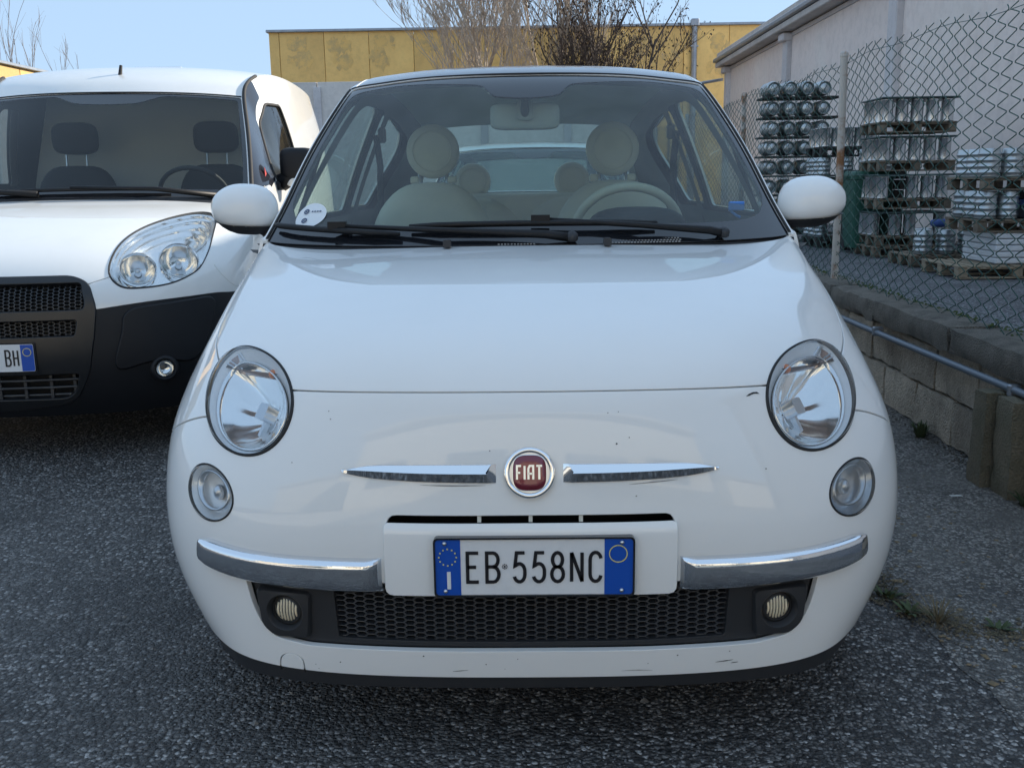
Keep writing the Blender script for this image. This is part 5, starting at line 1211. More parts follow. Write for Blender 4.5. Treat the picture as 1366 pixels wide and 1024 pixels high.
# headlights with two round bowls
for s in (1, -1):
    P = VF.pn(vhl[:, 0], vhl[:, 1])[0]; n = VF.pn(vhl[:, 0], vhl[:, 1])[1]; C = P.mean(0); nn = n.mean(0); nn /= np.linalg.norm(nn)
    if s < 0: P = P*[-1, 1, 1]; C = C*[-1, 1, 1]; nn = nn*[-1, 1, 1]
    up = np.array([0, 0, 1.]); up -= nn*up.dot(nn); up /= np.linalg.norm(up); rt = np.cross(up, nn)
    ring = lambda q, o: [tuple(C+(p-C)*q+nn*o) for p in P]
    h = bpy.data.objects.new('headlight', None); COL.objects.link(h); h.parent = van; h.empty_display_size = .05
    MB().grid([ring(1.006, -.012), ring(1.006, .002), ring(.985, .004), ring(.972, -.004)], closed_v=True).build('gasket', M['rubber'], h, 180, fix=True)
    MB().grid([ring(.975, -.006), ring(.94, -.010), ring(.93, -.024), ring(.875, -.028), ring(.865, -.044), ring(.79, -.050), ring(.78, -.064), ring(.66, -.070), ring(.65, -.082), ring(.45, -.088), ring(.01, -.095)], closed_v=True).build('reflector_bowl', M['headbowl'], h, 25, fix=True)
    f = lambda x, z: VF.pn(*vfx([(x, z)]).T)[0][0]*np.array([s, 1, 1])
    for (x, z, r) in ((.541, .805, .070), (.683, .827, .078)):
        c = f(x, z)-nn*.038; ax = nn*np.array([.6, 1, .35]); ax /= np.linalg.norm(ax)
        lb_ = MB().lathe([(r*1.06, -.035), (r*1.06, .012), (r, .017), (r*.94, .012), (r*.9, .004)], tuple(c), tuple(ax), 36).build('lamp_ring', M['chrome'], h, 60, fix=True)
        fl = MB(); A = np.linspace(0, 2*PI, 28, endpoint=False); a_ = np.cross(ax, [0, 0, 1.]); a_ /= np.linalg.norm(a_); b_ = np.cross(a_, ax)
        fl.grid([[tuple(c+(a_*math.cos(t)+b_*math.sin(t))*r*q+ax*d) for i, t in enumerate(A)] for k, (q, d) in enumerate(((.92, .006), (.8, -.018), (.55, -.038), (.3, -.048), (.02, -.05)))], closed_v=True); fl.build('lamp_bowl', M['headbowl'], h, 180, fix=True)
        MB().lathe([(.013, -.045), (.013, -.012), (.009, -.006), (.001, -.005)], tuple(c), tuple(ax), 12).build('bulb_shield', M['satin'], h, 60, fix=True)
    MB().grid([ring(.978, .001), ring(.95, .007), ring(.85, .012), ring(.6, .018), ring(.3, .022), ring(.01, .024)], closed_v=True).build('lens', M['lens'], h, 180, fix=True)
    nf = np.array([.35*s, -.93, .05]); nf /= np.linalg.norm(nf); c = f(.633, .378)+nf*.018
    fg = bpy.data.objects.new('fog_lamp', None); COL.objects.link(fg); fg.parent = van; fg.empty_display_size = .05
    MB().lathe([(.060, -.03), (.054, .006), (.044, .010), (.036, .002), (.034, -.012)], tuple(c), tuple(nf), 32).build('lamp_ring', M['van_black'], fg, 60, fix=True)
    MB().lathe([(.034, .002), (.026, -.012), (.013, -.019), (.001, -.020)], tuple(c), tuple(nf), 20).build('reflector_bowl', M['headbowl'], fg, 60, fix=True)
    MB().lathe([(.034, .005), (.028, .012), (.016, .016), (.001, .017)], tuple(c), tuple(nf), 24).build('lens', M['lens'], fg, 180, fix=True)
# top: windscreen, roof
vwg = even(roundpoly([(0, -4.72), (3.13, -4.72), (3.16, 0), (3.13, 4.72), (0, 4.72), (0, 0)], [0, .12, 0, .12, 0, 0], 5), 220)
vcl = even(roundpoly([(.28, -4.45), (3.0, -4.45), (3.03, -1.4), (2.72, -.75), (2.68, 0), (2.72, .75), (3.03, 1.4), (3.0, 4.45), (.28, 4.45), (.2, 0)], [.4, .2, .1, .2, 0, .2, .1, .2, .4, 0], 6), 220)
vst = Shell(VT_, (0, 15, -5, 5), (.2, .22), [vwg, vcl], .19, .16)
vw = vst.region('windscreen', M['van_glass'], van, [(1.5, .1)], lip=0, off=-.004)
vst.region('black_border', M['gloss_black'], vw, [(.1, 1.0)], lip=.004, off=-.003)
vroof = vst.region('roof', M['van_white'], van, [(6, .1)], lip=.01)
for s in (1, -1):
    q = [tuple(VT_.pn(np.array([u]), np.array([4.9*s]))[0][0]+VT_.pn(np.array([u]), np.array([4.9*s]))[1][0]*.003) for u in np.linspace(0.02, 5.2, 34)]
    MB().tube(q, .011, 6).build('roof_seam', M['rubber'], van, 180)
q = [tuple(VT_.pn(np.array([3.17]), np.array([v]))[0][0]) for v in np.linspace(-4.7, 4.7, 40)]; MB().tube(q, .005, 6).build('screen_seal', M['rubber'], vw, 180)
pa = VT_.pn(np.array([4.62]), np.array([-.02])); p0 = Vector(pa[0][0]); MB().tube([p0-Vector((0, 0, .01)), p0+Vector((.004, .02, .05))], [.012, .009], 8).build('antenna', M['rubber'], van, 60)
for y in (2.75, 3.3, 3.9): MB().box((0, y, 1.852-.008*abs(y-3.3)), (.30, .08, .02), ch=.008).build('roof_rib', M['van_white'], vroof, fix=True)
# sides
vtop = [VANT[i][5] for i in range(13)]
def vbx(y, z):
    b = .916-.02*max(0, (y-3.6)/.7)**2
    return b*np.interp(z, [.22, .35, .6, .85, 1.05, 1.25, 1.5, 1.75], [.97, .99, 1, .995, .985, .962, .905, .83])
VSIDE = []
for r in range(8):
    row = []
    for (tx, ty, tz) in vtop:
        ty2 = max(ty, 1.22); bz = min(1.08+.03*(ty2-1.2), tz-.02); zs = [tz, bz+(tz-bz)*.62, bz+(tz-bz)*.28, bz, .85, .62, .42, .23]; z = zs[r]
        x = tx if r == 0 else (vbx(ty2, z) if r > 2 else (tx*(1-r/3)+vbx(ty2, bz)*(r/3)+.022*(tz-bz)/.6))
        row.append((x, ty2, z))
    VSIDE.append(row)
VS_ = Surf(VSIDE, sym=False)
vwin = VS_.inv(even(roundpoly([(1.60, 1.13), (1.86, 1.45), (2.06, 1.575), (2.36, 1.585), (2.46, 1.13)], [.05, .04, .05, .03, .03], 6), 90), (1, 2), (0, 4, 0, 12))
_w = VS_.inv([(2.02, 1.605), (1.84, 1.47), (1.575, 1.135), (1.40, 1.10), (1.26, 1.09)], (1, 2), (0, 4, 0, 12))
vpil = even(np.concatenate([[(0, .15), (0, 4.6)], _w]), 110)
for s in (1, -1):
    vsd = Shell(VS_, (0, 7, 0, 12), (.2, .22), [vwin, vpil], .18, .22)
    vsd.region('side_panel', M['van_white'], van, [(5, 8)], lip=.01, flipx=s < 0)
    sw = vsd.region('door_window', glassmat('van_side_glass', (.75, .80, .78), 1.6, .02) if s > 0 else M['van_glass'], van, [tuple(vwin.mean(0))], lip=0, off=-.006, flipx=s < 0)
    c_ = VS_.pn(vwin[:, 0], vwin[:, 1])[0]*np.array([s, 1, 1]); MB().tube([tuple(p) for p in c_]+[tuple(c_[0])], .009, 6).build('window_seal', M['rubber'], sw, 180)
    pc = vpil.mean(0)
    if vsd.at(tuple(pc)) != vsd.at((5, 8)): vsd.region('door_pillar', pmat('pillar_black', (.02, .022, .03), .12, 0, .4), van, [tuple(pc)], lip=.004, flipx=s < 0, off=.002)
    vsd.region('side_lining', M['darkint'], van, [(5, 8)], lip=0, off=-.05, flipx=s < 0)
    mi = bpy.data.objects.new('door_mirror', None); COL.objects.link(mi); mi.parent = van; mi.empty_display_size = .05
    MB().grid(superegg((s*1.0, 1.66, 1.225), (.095, .06, .085), .45, .55, 26, 14), closed_v=True).build('mirror_shell', M['van_black'], mi, 180)
    MB().grid(superegg((s*1.0, 1.67, 1.13), (.085, .055, .03), .5, .6, 20, 8), closed_v=True).build('mirror_cap', M['van_white'], mi, 180)
    MB().tube([(s*.90, 1.66, 1.12), (s*.97, 1.66, 1.16), (s*1.0, 1.66, 1.2)], [.05, .045, .04], 10).build('mirror_arm', M['van_black'], mi, 180)
    MB().box((s*.885, 1.72, 1.105), (.05, .34, .05), ch=.012).build('mirror_base', M['van_black'], mi, fix=True)
    if s > 0:
        p = VS_.pn(*[np.array([q]) for q in VS_.inv([(1.47, 1.175)], (1, 2), (0, 4, 0, 12))[0]])
        MB().prism([(-.03, -.02), (.03, -.02), (-.015, .03)], 0, .002, lambda a, b, h: (p[0][0][0]+.006+h-.1*b, p[0][0][1]+a, p[0][0][2]+b)).build('red_sticker', pmat('sticker_red', (.5, .06, .06), .5), van)
    for y in (.93, 3.55): wheel(van, s*.77, y, .31, .2, s, M['tyre'], M['alloy'])
# cabin
MB().prism([(-.80, .4), (.80, .4), (.80, 1.12), (.66, 1.70), (-.66, 1.70), (-.80, 1.12)], 2.60, 2.64, lambda a, b, h: (a, h, b)).build('load_bulkhead', pmat('bulkhead_grey', (.62, .62, .60), .7), van)
MB().box((0, 2.3, .33), (1.7, 3.6, .05)).build('floor_pan', M['darkint'], van)
MB().box((0, 1.12, .62), (1.55, .03, .78)).build('dash_bulkhead', M['gap'], van)
vd = MB(); vd.grid([[(x, 1.12+.45*t, 1.045-.02*t-.03*(x/.75)**2-(.1 if t == 1 else 0)) for x in np.linspace(-.78, .78, 20)] for t in np.linspace(0, 1, 7)]); vd.build('dashboard', M['darkint'], van, 180)
SEATM = pmat('van_seat_cloth', (.03, .033, .04), .85)
for sx in (-.42, .42):
    st = bpy.data.objects.new('front_seat', None); COL.objects.link(st); st.parent = van; st.empty_display_size = .1
    MB().grid(superegg((sx, 2.28, .86), (.25, .08, .38), .5, .7, 26, 16, lambda p: Vector((p.x*(1-.12*max(p.z, 0)**2), p.y+.2*p.z, p.z))), closed_v=True).build('backrest', SEATM, st, 180)
    MB().grid(superegg((sx, 1.98, .52), (.25, .26, .08), .5, .6, 22, 8), closed_v=True).build('seat_cushion', SEATM, st, 180)
    MB().grid(superegg((sx, 2.31, 1.40), (.135, .05, .095), .55, .6, 24, 12), closed_v=True).build('headrest', SEATM, st, 180)
    for dx in (-.06, .06): MB().tube([(sx+dx, 2.31, 1.32), (sx+dx, 2.30, 1.20)], .007, 6).build('headrest_post', M['satin'], st, 60)
c = Vector((.42, 1.70, 1.06)); ax = Vector((0, -.8, -.6)).normalized(); a1 = Vector((1, 0, 0)); a2 = ax.cross(a1)
MB().grid([[tuple(c+(a1*math.cos(A)+a2*math.sin(A))*(.185+.013*math.cos(b))+ax*.013*math.sin(b)) for b in np.linspace(0, 2*PI, 8, endpoint=False)] for A in np.linspace(0, 2*PI, 41)], closed_v=True).build('steering_wheel', M['darkint'], van, 180)
def onv(u, v, h): p, n = VT_.pn(np.array([u]), np.array([v])); return tuple(p[0]+n[0]*h)
for piv, a_, b0, b1 in (((.03, 3.3), (.13, 0), (.12, -1.6), (.15, 2.0)), ((.03, -.6), (.14, -3.2), (.14, -4.3), (.10, -1.7))):
    w_ = bpy.data.objects.new('wiper', None); COL.objects.link(w_); w_.parent = van; w_.empty_display_size = .05
    MB().tube([onv(*piv, .015), onv((piv[0]+a_[0])/2, (piv[1]+a_[1])/2, .034), onv(*a_, .03)], [.015, .011, .008], 8).build('wiper_arm', M['wiper'], w_, 180)
    MB().tube([onv(b0[0]*(1-t)+b1[0]*t, b0[1]*(1-t)+b1[1]*t, .016) for t in np.linspace(0, 1, 9)], .009, 6).build('wiper_blade', M['wiper'], w_, 180)
vc = MB(); G = []
for t in np.linspace(0, 1, 4):
    row = []
    for v in np.linspace(-1, 1, 31):
        a, _ = VF.pn(np.array([10.97]), np.array([v*6.2])); b, nb_ = VT_.pn(np.array([.08]), np.array([v*4.6])); p = (a[0]-[0, 0, .012])*(1-t)+(b[0]-nb_[0]*.005)*t; row.append(tuple(p))
    G.append(row)
vc.grid(G); vc.build('cowl_panel', M['plastic'], van, 180)
G = []
for u in np.linspace(0, 11, 24):
    v = np.linspace(-8.6, 8.6, 40); p, n = VF.pn(np.full(40, u), v); G.append([tuple(x) for x in p-n*.14])
MB().grid(G).build('inner_body', M['gap'], van)

# =================================================================== white car parked behind, seen through the cabin
back = thing('parked_car', 'white car parked behind, seen only through the rear window of the small hatchback', 'car', (0.05, 3.95, 0))
back.scale = (1.04, 1.12, .93)
SKIP = ('number_plate', 'round_badge', 'door_mirror', 'wiper', 'front_seat', 'rear_seat', 'steering_wheel', 'rear_view_mirror', 'nose_trim', 'dashboard', 'seat_belt', 'belt_guide', 'plate_panel', 'glass_roof', 'rear_bench_top', 'headlining')
for ch in list(car.children):
    b_ = ch.name.split('.')[0]
    if b_ in SKIP: continue
    c2 = ch.copy(); COL.objects.link(c2); c2.parent = back
    for g in ch.children:
        if g.name.split('.')[0] in ('round_sticker', 'blue_tag', 'washer_jet', 'tow_eye_cover'): continue
        g2 = g.copy(); COL.objects.link(g2); g2.parent = c2
sg.region('roof', M['white'], back, [(6, .1)], lip=.004)
MB().grid(superegg((0, .004, .445), (.26, .02, .07), .3, .4, 24, 8), closed_v=True).build('plate_panel', M['white'], back, 180)
MB().tube([(0, 2.6, 1.475), (0, 2.68, 1.54)], [.010, .006], 8).build('antenna', M['rubber'], back, 60)
# =================================================================== wire fence on the low wall
fence = thing('wire_fence', 'green chain-link fence with rusty posts standing on the low block wall', 'fence', (1.84, 0, 0))
RUST = pmat('rusty_post', (.46, .43, .39), .7, .1, var=(7, (.24, .115, .05), .47, .60), bump=(60, .4, .004))
for k, y in enumerate([1.46, 4.2, 6.93, 9.65, 12.4, 15.1, 17.85, 20.6, 23.3]):
    t = rng.uniform(-.03, .03); MB().tube([(0, y, .40), (t*.4+.012, y+.01, 1.1), (t+.02*(k == 1), y+.02, 1.79)], .0215, 10).build('post', RUST, fence, 60)
    MB().lathe([(.024, 0), (.024, .02), (.017, .03), (.001, .032)], (t+.02*(k == 1), y+.02, 1.785), (0, 0, 1), 10).build('post_cap', RUST, fence, 60)
GREEN = pmat('green_wire', (.022, .075, .062), .4, .1)
def fdef(y, z):
    """bulges and slack of the old mesh"""
    dx = .030*math.sin(y*1.7+.4)*math.sin((z-.5)*2.4)+.012*math.sin(y*5.1+z*3)+.035*math.exp(-((y-1.9)/.5)**2)*(z-.5)
    dz = (.018*math.sin(y*2.3)+.012*math.sin(y*6.7+1)-.03*abs(math.sin(PI*(y-1.46)/2.735)))*max(0, (z-.5)/1.25)
    return dx, dz
mb = MB(); W_, H_ = .078, .062; nw = int((20.5-1.0)/W_); n_rows = 21
V, F = [], []
for i in range(nw):
    yc = 1.0+i*W_; pts = []
    n3 = 4 if i > 110 else 5
    for k in range(n_rows*2+1):
        z = .50+k*H_/2; sgn = -1 if (k+i) % 2 else 1; y = yc+sgn*W_/2*1.03; dx, dz = fdef(y, z)
        pts.append((dx+.0022*sgn, y, z+dz-.02))
    # tips twisted over
    pts.append((pts[-1][0]+.006, yc-.012, pts[-1][2]+.020)); 
    # corner-rounded wire: two points per bend
    q = []
    for a in range(len(pts)):
        if a == 0 or a == len(pts)-1: q.append(pts[a]); continue
        P0, P1, P2 = (Vector(pts[a-1]), Vector(pts[a]), Vector(pts[a+1])); q += [tuple(P1.lerp(P0, .10)), tuple(P1.lerp(P2, .10))]
    mb.tube(q, .0023, n3, caps=False)
link_ = mb.build('chain_link', GREEN, fence, 180)
link_['kind'] = 'stuff'
for z, am in ((1.765, .02), (1.12, .012), (.56, .008)):
    MB().tube([(.004+fdef(y, z)[0], y, z+fdef(y, z)[1]*.8+am*math.sin(y*2.9)*.3) for y in np.linspace(1.0, 20.4, 120)], .0016, 5).build('straining_wire', GREEN, fence, 180)

# =================================================================== steel drums and pallets in the yard
STEEL = pmat('drum_steel', (.62, .63, .64), .26, .92, bump=(9, .25, .01), rnd=.2)
STEELD = pmat('dull_steel', (.42, .45, .46), .34, .85, bump=(12, .3, .01), rnd=.2)
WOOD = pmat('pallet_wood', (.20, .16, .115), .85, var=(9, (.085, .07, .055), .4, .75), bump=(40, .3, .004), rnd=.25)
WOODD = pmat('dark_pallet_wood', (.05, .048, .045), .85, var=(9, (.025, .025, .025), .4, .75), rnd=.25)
TARP = pmat('dark_sheet', (.03, .05, .05), .4)
WRAP = pmat('white_wrap', (.62, .64, .66), .3, bump=(14, .5, .02))
me_drum = MB().lathe([(.001, 0), (.080, 0), (.086, .004), (.086, .010), (.082, .014), (.082, .275), (.086, .281), (.086, .290), (.080, .294), (.076, .286), (.001, .284)], n=20).mesh('steel_drum', 40, True)
kp = [(.001, 0), (.11, 0), (.128, .006)]
for zb in (.03, .095, .16, .225): kp += [(.128, zb), (.137, zb+.010), (.137, zb+.022), (.128, zb+.032)]
kp += [(.128, .285), (.122, .298), (.112, .298), (.108, .285), (.001, .275)]
kp = [(r*.84, h) for r, h in kp]
me_keg = MB().lathe(kp, n=24).mesh('steel_keg', 40, True)
me_barrel = MB().lathe([(.001, -.012), (.06, -.006), (.10, .012), (.120, .045), (.126, .085), (.126, .10), (.121, .108), (.121, .27), (.126, .278), (.126, .295), (.121, .302), (.121, .48), (.126, .488), (.115, .54), (.05, .575), (.001, .58)], axis=(0, 1, 0), n=24).mesh('steel_barrel', 40, True)
me_rim = MB().lathe([(.095, .006), (.100, -.022), (.107, -.022), (.110, .020)], axis=(0, 1, 0), n=24).mesh('rim', 40, True)
pm = {}
def pallet(x, y, z, lx, ly, label, mat_=WOOD, n_boards=6):
    t = thing('pallet', label, 'pallet', (x, y, z), rng.uniform(-.03, .03), 'pallets in the yard behind the fence')
    key = (round(lx, 2), round(ly, 2))
    if key not in pm:
        pm[key] = (MB().box((0, 0, 0), (.095, ly, .02), ch=.003).mesh('deck_board', None, True), MB().box((0, 0, 0), (.10, .12, .085), ch=.004).mesh('block', None, True), MB().box((0, 0, 0), (lx, .10, .018), ch=.003).mesh('bottom_board', None, True), MB().box((0, 0, 0), (lx, .095, .018), ch=.003).mesh('stringer_board', None, True))
    a, b, c, d = pm[key]
    for k in range(n_boards+2): link('deck_board', a, t, mat_).location = (-lx/2+.048+(lx-.096)*k/(n_boards+1), 0, .132)
    for sy in (-1, 0, 1):
        for sx in (-1, 0, 1): link('block', b, t, mat_).location = (sx*(lx/2-.055), sy*(ly/2-.062), .0612)
        link('bottom_board', c, t, mat_).location = (0, sy*(ly/2-.062), .0095); link('stringer_board', d, t, mat_).location = (0, sy*(ly/2-.062), .1125)
    return t
def place(me, name, x, y, z, label, cat, group, mat_):
    o = link(name, me, None, mat_); o.location = (x, y, z); o.rotation_euler = (0, 0, rng.uniform(0, 6.28) if me is not me_barrel else rng.uniform(-.03, .03)); return tag(o, label, cat, group)
LV = ['bottom', 'second', 'third', 'top']
# tall middle stack: four layers of slim drums
BX, BY = 5.32, 12.05
pallet(BX, BY+.36, 0, 1.06, .84, 'grey wooden pallet on the ground under the tall middle drum stack', WOOD)
pallet(BX+.03, BY+.36, .145, 1.04, .82, 'second wooden pallet from the ground under the tall middle drum stack', WOOD)
for L_, z in enumerate((.292, .80, 1.31, 1.82)):
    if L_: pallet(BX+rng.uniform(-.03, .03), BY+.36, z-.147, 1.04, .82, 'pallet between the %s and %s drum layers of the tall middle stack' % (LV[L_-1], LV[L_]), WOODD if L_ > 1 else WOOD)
    for k in range(5):
        if (L_, k) in ((1, 1), (0, 3), (0, 0)): continue
        place(me_drum, 'steel_drum', BX-.42+.205*k, BY+.06, z, '%s shiny slim drum from left in front row, %s layer of tall middle stack' % (ORD[k], LV[L_]), 'drum', 'slim steel drums in the tall middle stack', STEEL)
    for k in range(3):
        place(me_drum, 'steel_drum', BX-.44, BY+.26+.2*k, z, '%s drum back along left side, %s layer of tall middle stack' % (ORD[k+1], LV[L_]), 'drum', 'slim steel drums in the tall middle stack', STEEL)
    o = MB().box((BX, BY+.36, z+.310), (1.05, .82, .025), ch=.006).build('cover_sheet', TARP, None, fix=True); tag(o, 'dark cover board lying on the %s drum layer of the tall middle stack' % LV[L_], 'board', 'dark boards on the drum layers')
# far left stack of lying barrels
AX, AY = 4.62, 15.6
for r in range(8):
    zc = .28+r*.328
    if r % 2 == 0: pass
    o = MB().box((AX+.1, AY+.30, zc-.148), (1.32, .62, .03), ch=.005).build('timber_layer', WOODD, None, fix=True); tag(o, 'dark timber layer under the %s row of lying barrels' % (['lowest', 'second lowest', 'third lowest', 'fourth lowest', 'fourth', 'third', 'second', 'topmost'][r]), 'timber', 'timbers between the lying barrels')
    for k in range(4):
        b_ = place(me_barrel, 'steel_barrel', AX-.40+.285*k, AY+rng.uniform(-.02, .02), zc, '%s round barrel end from left, %s row of far barrel stack' % (ORD[k], ['lowest', 'second lowest', 'third lowest', 'fourth lowest', 'fourth from top', 'third from top', 'second from top', 'topmost'][r]), 'barrel', 'steel barrels lying in the far stack', STEELD)
        link('rim', me_rim, b_, STEELD)
# shorter stack in front of the barrels
CX, CY = 5.05, 14.1
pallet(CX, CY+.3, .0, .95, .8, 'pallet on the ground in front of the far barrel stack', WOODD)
for L_, (z, me, mt, h) in enumerate(((.15, me_keg, STEELD, .30), (.62, me_drum, STEEL, .29), (1.10, me_keg, STEEL, .30), (1.56, me_drum, STEEL, .29))):
    if L_: pallet(CX+rng.uniform(-.02, .02), CY+.3, z-.147, .95, .8, 'pallet under the %s layer of the stack before the lying barrels' % LV[L_], WOODD)
    n = 5 if me is me_drum else 3
    for k in range(n):
        place(me, 'steel_drum' if me is me_drum else 'steel_keg', CX-.36+(.72/(n-1))*k, CY+.06, z, '%s %s from left, %s layer of stack before lying barrels' % (ORD[k], 'slim drum' if me is me_drum else 'ribbed keg', LV[L_]), 'drum' if me is me_drum else 'keg', 'drums and kegs before the lying barrels', mt)
    for k in range(2):
        place(me, 'steel_drum' if me is me_drum else 'steel_keg', CX-.36, CY+.34+.28*k, z, '%s %s back along left side, %s layer before lying barrels' % (ORD[k+1], 'slim drum' if me is me_drum else 'ribbed keg', LV[L_]), 'drum' if me is me_drum else 'keg', 'drums and kegs before the lying barrels', mt)
# green bin between the stacks
gb = thing('waste_bin', 'dark green waste container between the two drum stacks', 'bin', (4.98, 12.95, 0))
GRN = pmat('green_bin', (.015, .085, .06), .45)
bm_ = MB(); q0, q1 = [(-.24, -.24), (.24, -.24), (.24, .24), (-.24, .24)], [(-.29, -.30), (.29, -.30), (.29, .30), (-.29, .30)]
bm_.grid([[(*p, .08) for p in roundpoly(q0, .05, 4)], [(*p, 1.05) for p in roundpoly(q1, .05, 4)], [(p[0]*1.06, p[1]*1.06, 1.06) for p in roundpoly(q1, .05, 4)], [(p[0]*1.06, p[1]*1.06, 1.11) for p in roundpoly(q1, .05, 4)]], closed_v=True); bm_.build('body', GRN, gb, 40, True)
MB().grid(superegg((0, 0, 1.11), (.32, .33, .07), .4, .4, 24, 8), closed_v=True).build('lid', GRN, gb, 60)
for s in (-1, 1): MB().lathe([(.001, -.025), (.09, -.025), (.1, 0), (.09, .025), (.001, .025)], (s*.22, .22, .1), (1, 0, 0), 20).build('wheel', M['rubber'], gb, 60)
for k in range(2): place(me_keg, 'steel_keg', 5.12+.27*k, 13.45, 1.20, '%s ribbed keg standing just above the green waste container' % ('left' if k == 0 else 'right'), 'keg', 'ribbed kegs', STEELD)
pallet(5.28, 13.62, 1.05, .8, .7, 'dark pallet carrying two kegs behind the green waste container', WOODD)
pallet(5.28, 13.62, .90, .8, .7, 'lower dark pallet behind the green waste container', WOODD)
o = MB().box((5.28, 13.64, .45), (.78, .66, .88), ch=.02).build('crate', WOODD, None, fix=True); tag(o, 'dark wooden crate under the pallets behind the green waste container', 'crate')
# ribbed kegs in front of the middle stack
pallet(5.30, 10.85, 0, 1.15, .8, 'low pallet with four ribbed kegs in front of the tall middle stack', WOOD)
for k in range(4): place(me_keg, 'steel_keg', 4.92+.275*k, 10.62, .147, '%s ribbed keg from the left on the low pallet before the tall stack' % ORD[k], 'keg', 'ribbed kegs', STEEL if k != 1 else STEELD)
for k in range(2): place(me_keg, 'steel_keg', 5.05+.30*k, 10.95, .147, '%s keg in the back row on the low pallet before the tall stack' % ('left' if k == 0 else 'right'), 'keg', 'ribbed kegs', STEELD)
o = MB().grid(superegg((5.28, 10.9, .51), (.16, .10, .05), .5, .6, 16, 8), closed_v=True).build('blue_bundle', pmat('blue_cloth', (.03, .07, .22), .7), None, 60); tag(o, 'dark blue bundle lying on the kegs before the tall stack', 'bundle')
# right-hand stack
DX, DY = 5.36, 9.05
pallet(DX-.06, DY+.40, 0, 1.3, 1.0, 'pale wooden pallet on the ground at the right with round block ends', pmat('pale_pallet', (.33, .27, .19), .85, var=(9, (.17, .14, .10), .4, .75), bump=(40, .3, .004)), 7)
wb = thing('wrapped_stack', 'white film-wrapped flat boxes on the pale right pallet', 'boxes', (DX+.16, DY+.42, .145))
for k in range(5): MB().box((rng.uniform(-.01, .01), 0, .036+.068*k), (.86, .84, .062), ch=.012).build('wrapped_box', WRAP, wb, fix=True)
pallet(DX+.06, DY+.42, .488, 1.1, .9, 'wooden pallet under the middle kegs of the right stack', WOOD)
for k in range(2): place(me_keg, 'steel_keg', DX-.37+.235*k, DY+.12, .634, '%s ribbed keg on the middle layer of the right stack' % ('left' if k == 0 else 'right'), 'keg', 'ribbed kegs', STEEL)
for k in range(2): place(me_keg, 'steel_keg', DX-.37, DY+.40+.26*k, .634, '%s keg back along the left side, middle layer of the right stack' % ORD[k+1], 'keg', 'ribbed kegs', STEEL)
bc = thing('blue_crate', 'blue plastic crate beside the middle kegs of the right stack', 'crate', (DX+.30, DY+.38, .634))
MB().box((0, 0, .165), (.56, .8, .07), ch=.01).build('crate_rim', pmat('blue_crate_plastic', (.02, .10, .36), .45), bc, fix=True); MB().box((0, 0, .065), (.53, .76, .13), ch=.01).build('crate_body', pmat('dark_crate', (.02, .03, .05), .5), bc, fix=True); MB().box((0, 0, .25), (.51, .74, .09), ch=.01).build('crate_load', M['darkint'], bc, fix=True)
pallet(DX+.06, DY+.42, .936, 1.1, .9, 'wooden pallet under the top kegs of the right stack', WOOD)
for k in range(4): place(me_keg, 'steel_keg', DX-.37+.245*k, DY+.12, 1.082, '%s ribbed keg from the left on the top layer of the right stack' % ORD[k], 'keg', 'ribbed kegs', STEEL)
for k in range(2): place(me_keg, 'steel_keg', DX-.37, DY+.40+.26*k, 1.082, '%s keg back along the left side, top layer of the right stack' % ORD[k+1], 'keg', 'ribbed kegs', STEEL)

# =================================================================== trees
def bare_tree(name, label, loc, stems, mat_, seed, depth=4, leaf=None, spread=.38, r0=.07, twig=1.0, n0=9):
    r2 = random.Random(seed); root = thing(name, label, 'tree', loc, 0, None); tk, cr, lf = MB(), MB(), MB()
    def grow(p, d, ln, r, lev, mb):
        pts = [p]; n = 4
        for k in range(n):
            d = (d+Vector((r2.gauss(0, .11), r2.gauss(0, .11), r2.gauss(.05, .06)))).normalized(); pts.append(pts[-1]+d*ln/n)
        mb.tube(pts, [r*(1-.5*k/n) for k in range(n+1)], 5 if lev < 2 else 3, caps=False)
        if leaf and lev >= 2:
            for k in range(leaf):
                q = pts[r2.randrange(1, n+1)]+Vector((r2.gauss(0, .10), r2.gauss(0, .10), r2.gauss(-.07, .07))); s = r2.uniform(.03, .07); a, b = Vector((r2.gauss(0, 1), r2.gauss(0, 1), r2.gauss(0, .7))).normalized(), Vector((r2.gauss(0, .5), r2.gauss(0, .5), -1)).normalized()
                lf.add([q-a*s*.5, q+b*s*.9, q+a*s*.5, q-b*s*.9], [(0, 1, 2, 3)])
        if lev < depth:
            for k in range(r2.choice((3, 4, 5)) if lev else n0):
                t = r2.uniform(.25, 1); i = min(int(t*n), n-1); q = pts[i].lerp(pts[i+1], t*n-i)
                az = r2.uniform(0, 2*PI); sd = Vector((math.cos(az), math.sin(az), 0)); nd = (d*(1-spread)+sd*spread*r2.uniform(.7, 1.3)+Vector((0, 0, .12))).normalized()
                grow(q, nd, ln*r2.uniform(.45, .70)*twig, max(r*.46, .0075), lev+1, cr)
    for (dx, dy, tx, ty, h, rr) in stems: grow(Vector((dx, dy, 0)), Vector((tx, ty, 1)).normalized(), h, rr, 0, tk)
    tk.build('trunk', mat_, root, 180); c = cr.build('crown', mat_, root, 180)
    if leaf: lf.build('dry_leaves', pmat('dead_leaf', (.045, .028, .020), .8), root)['kind'] = 'stuff'
    return root
BARK = pmat('pale_bark', (.50, .42, .34), .85, var=(6, (.28, .22, .17), .45, .75))
BARKD = pmat('dark_bark', (.085, .062, .050), .9)
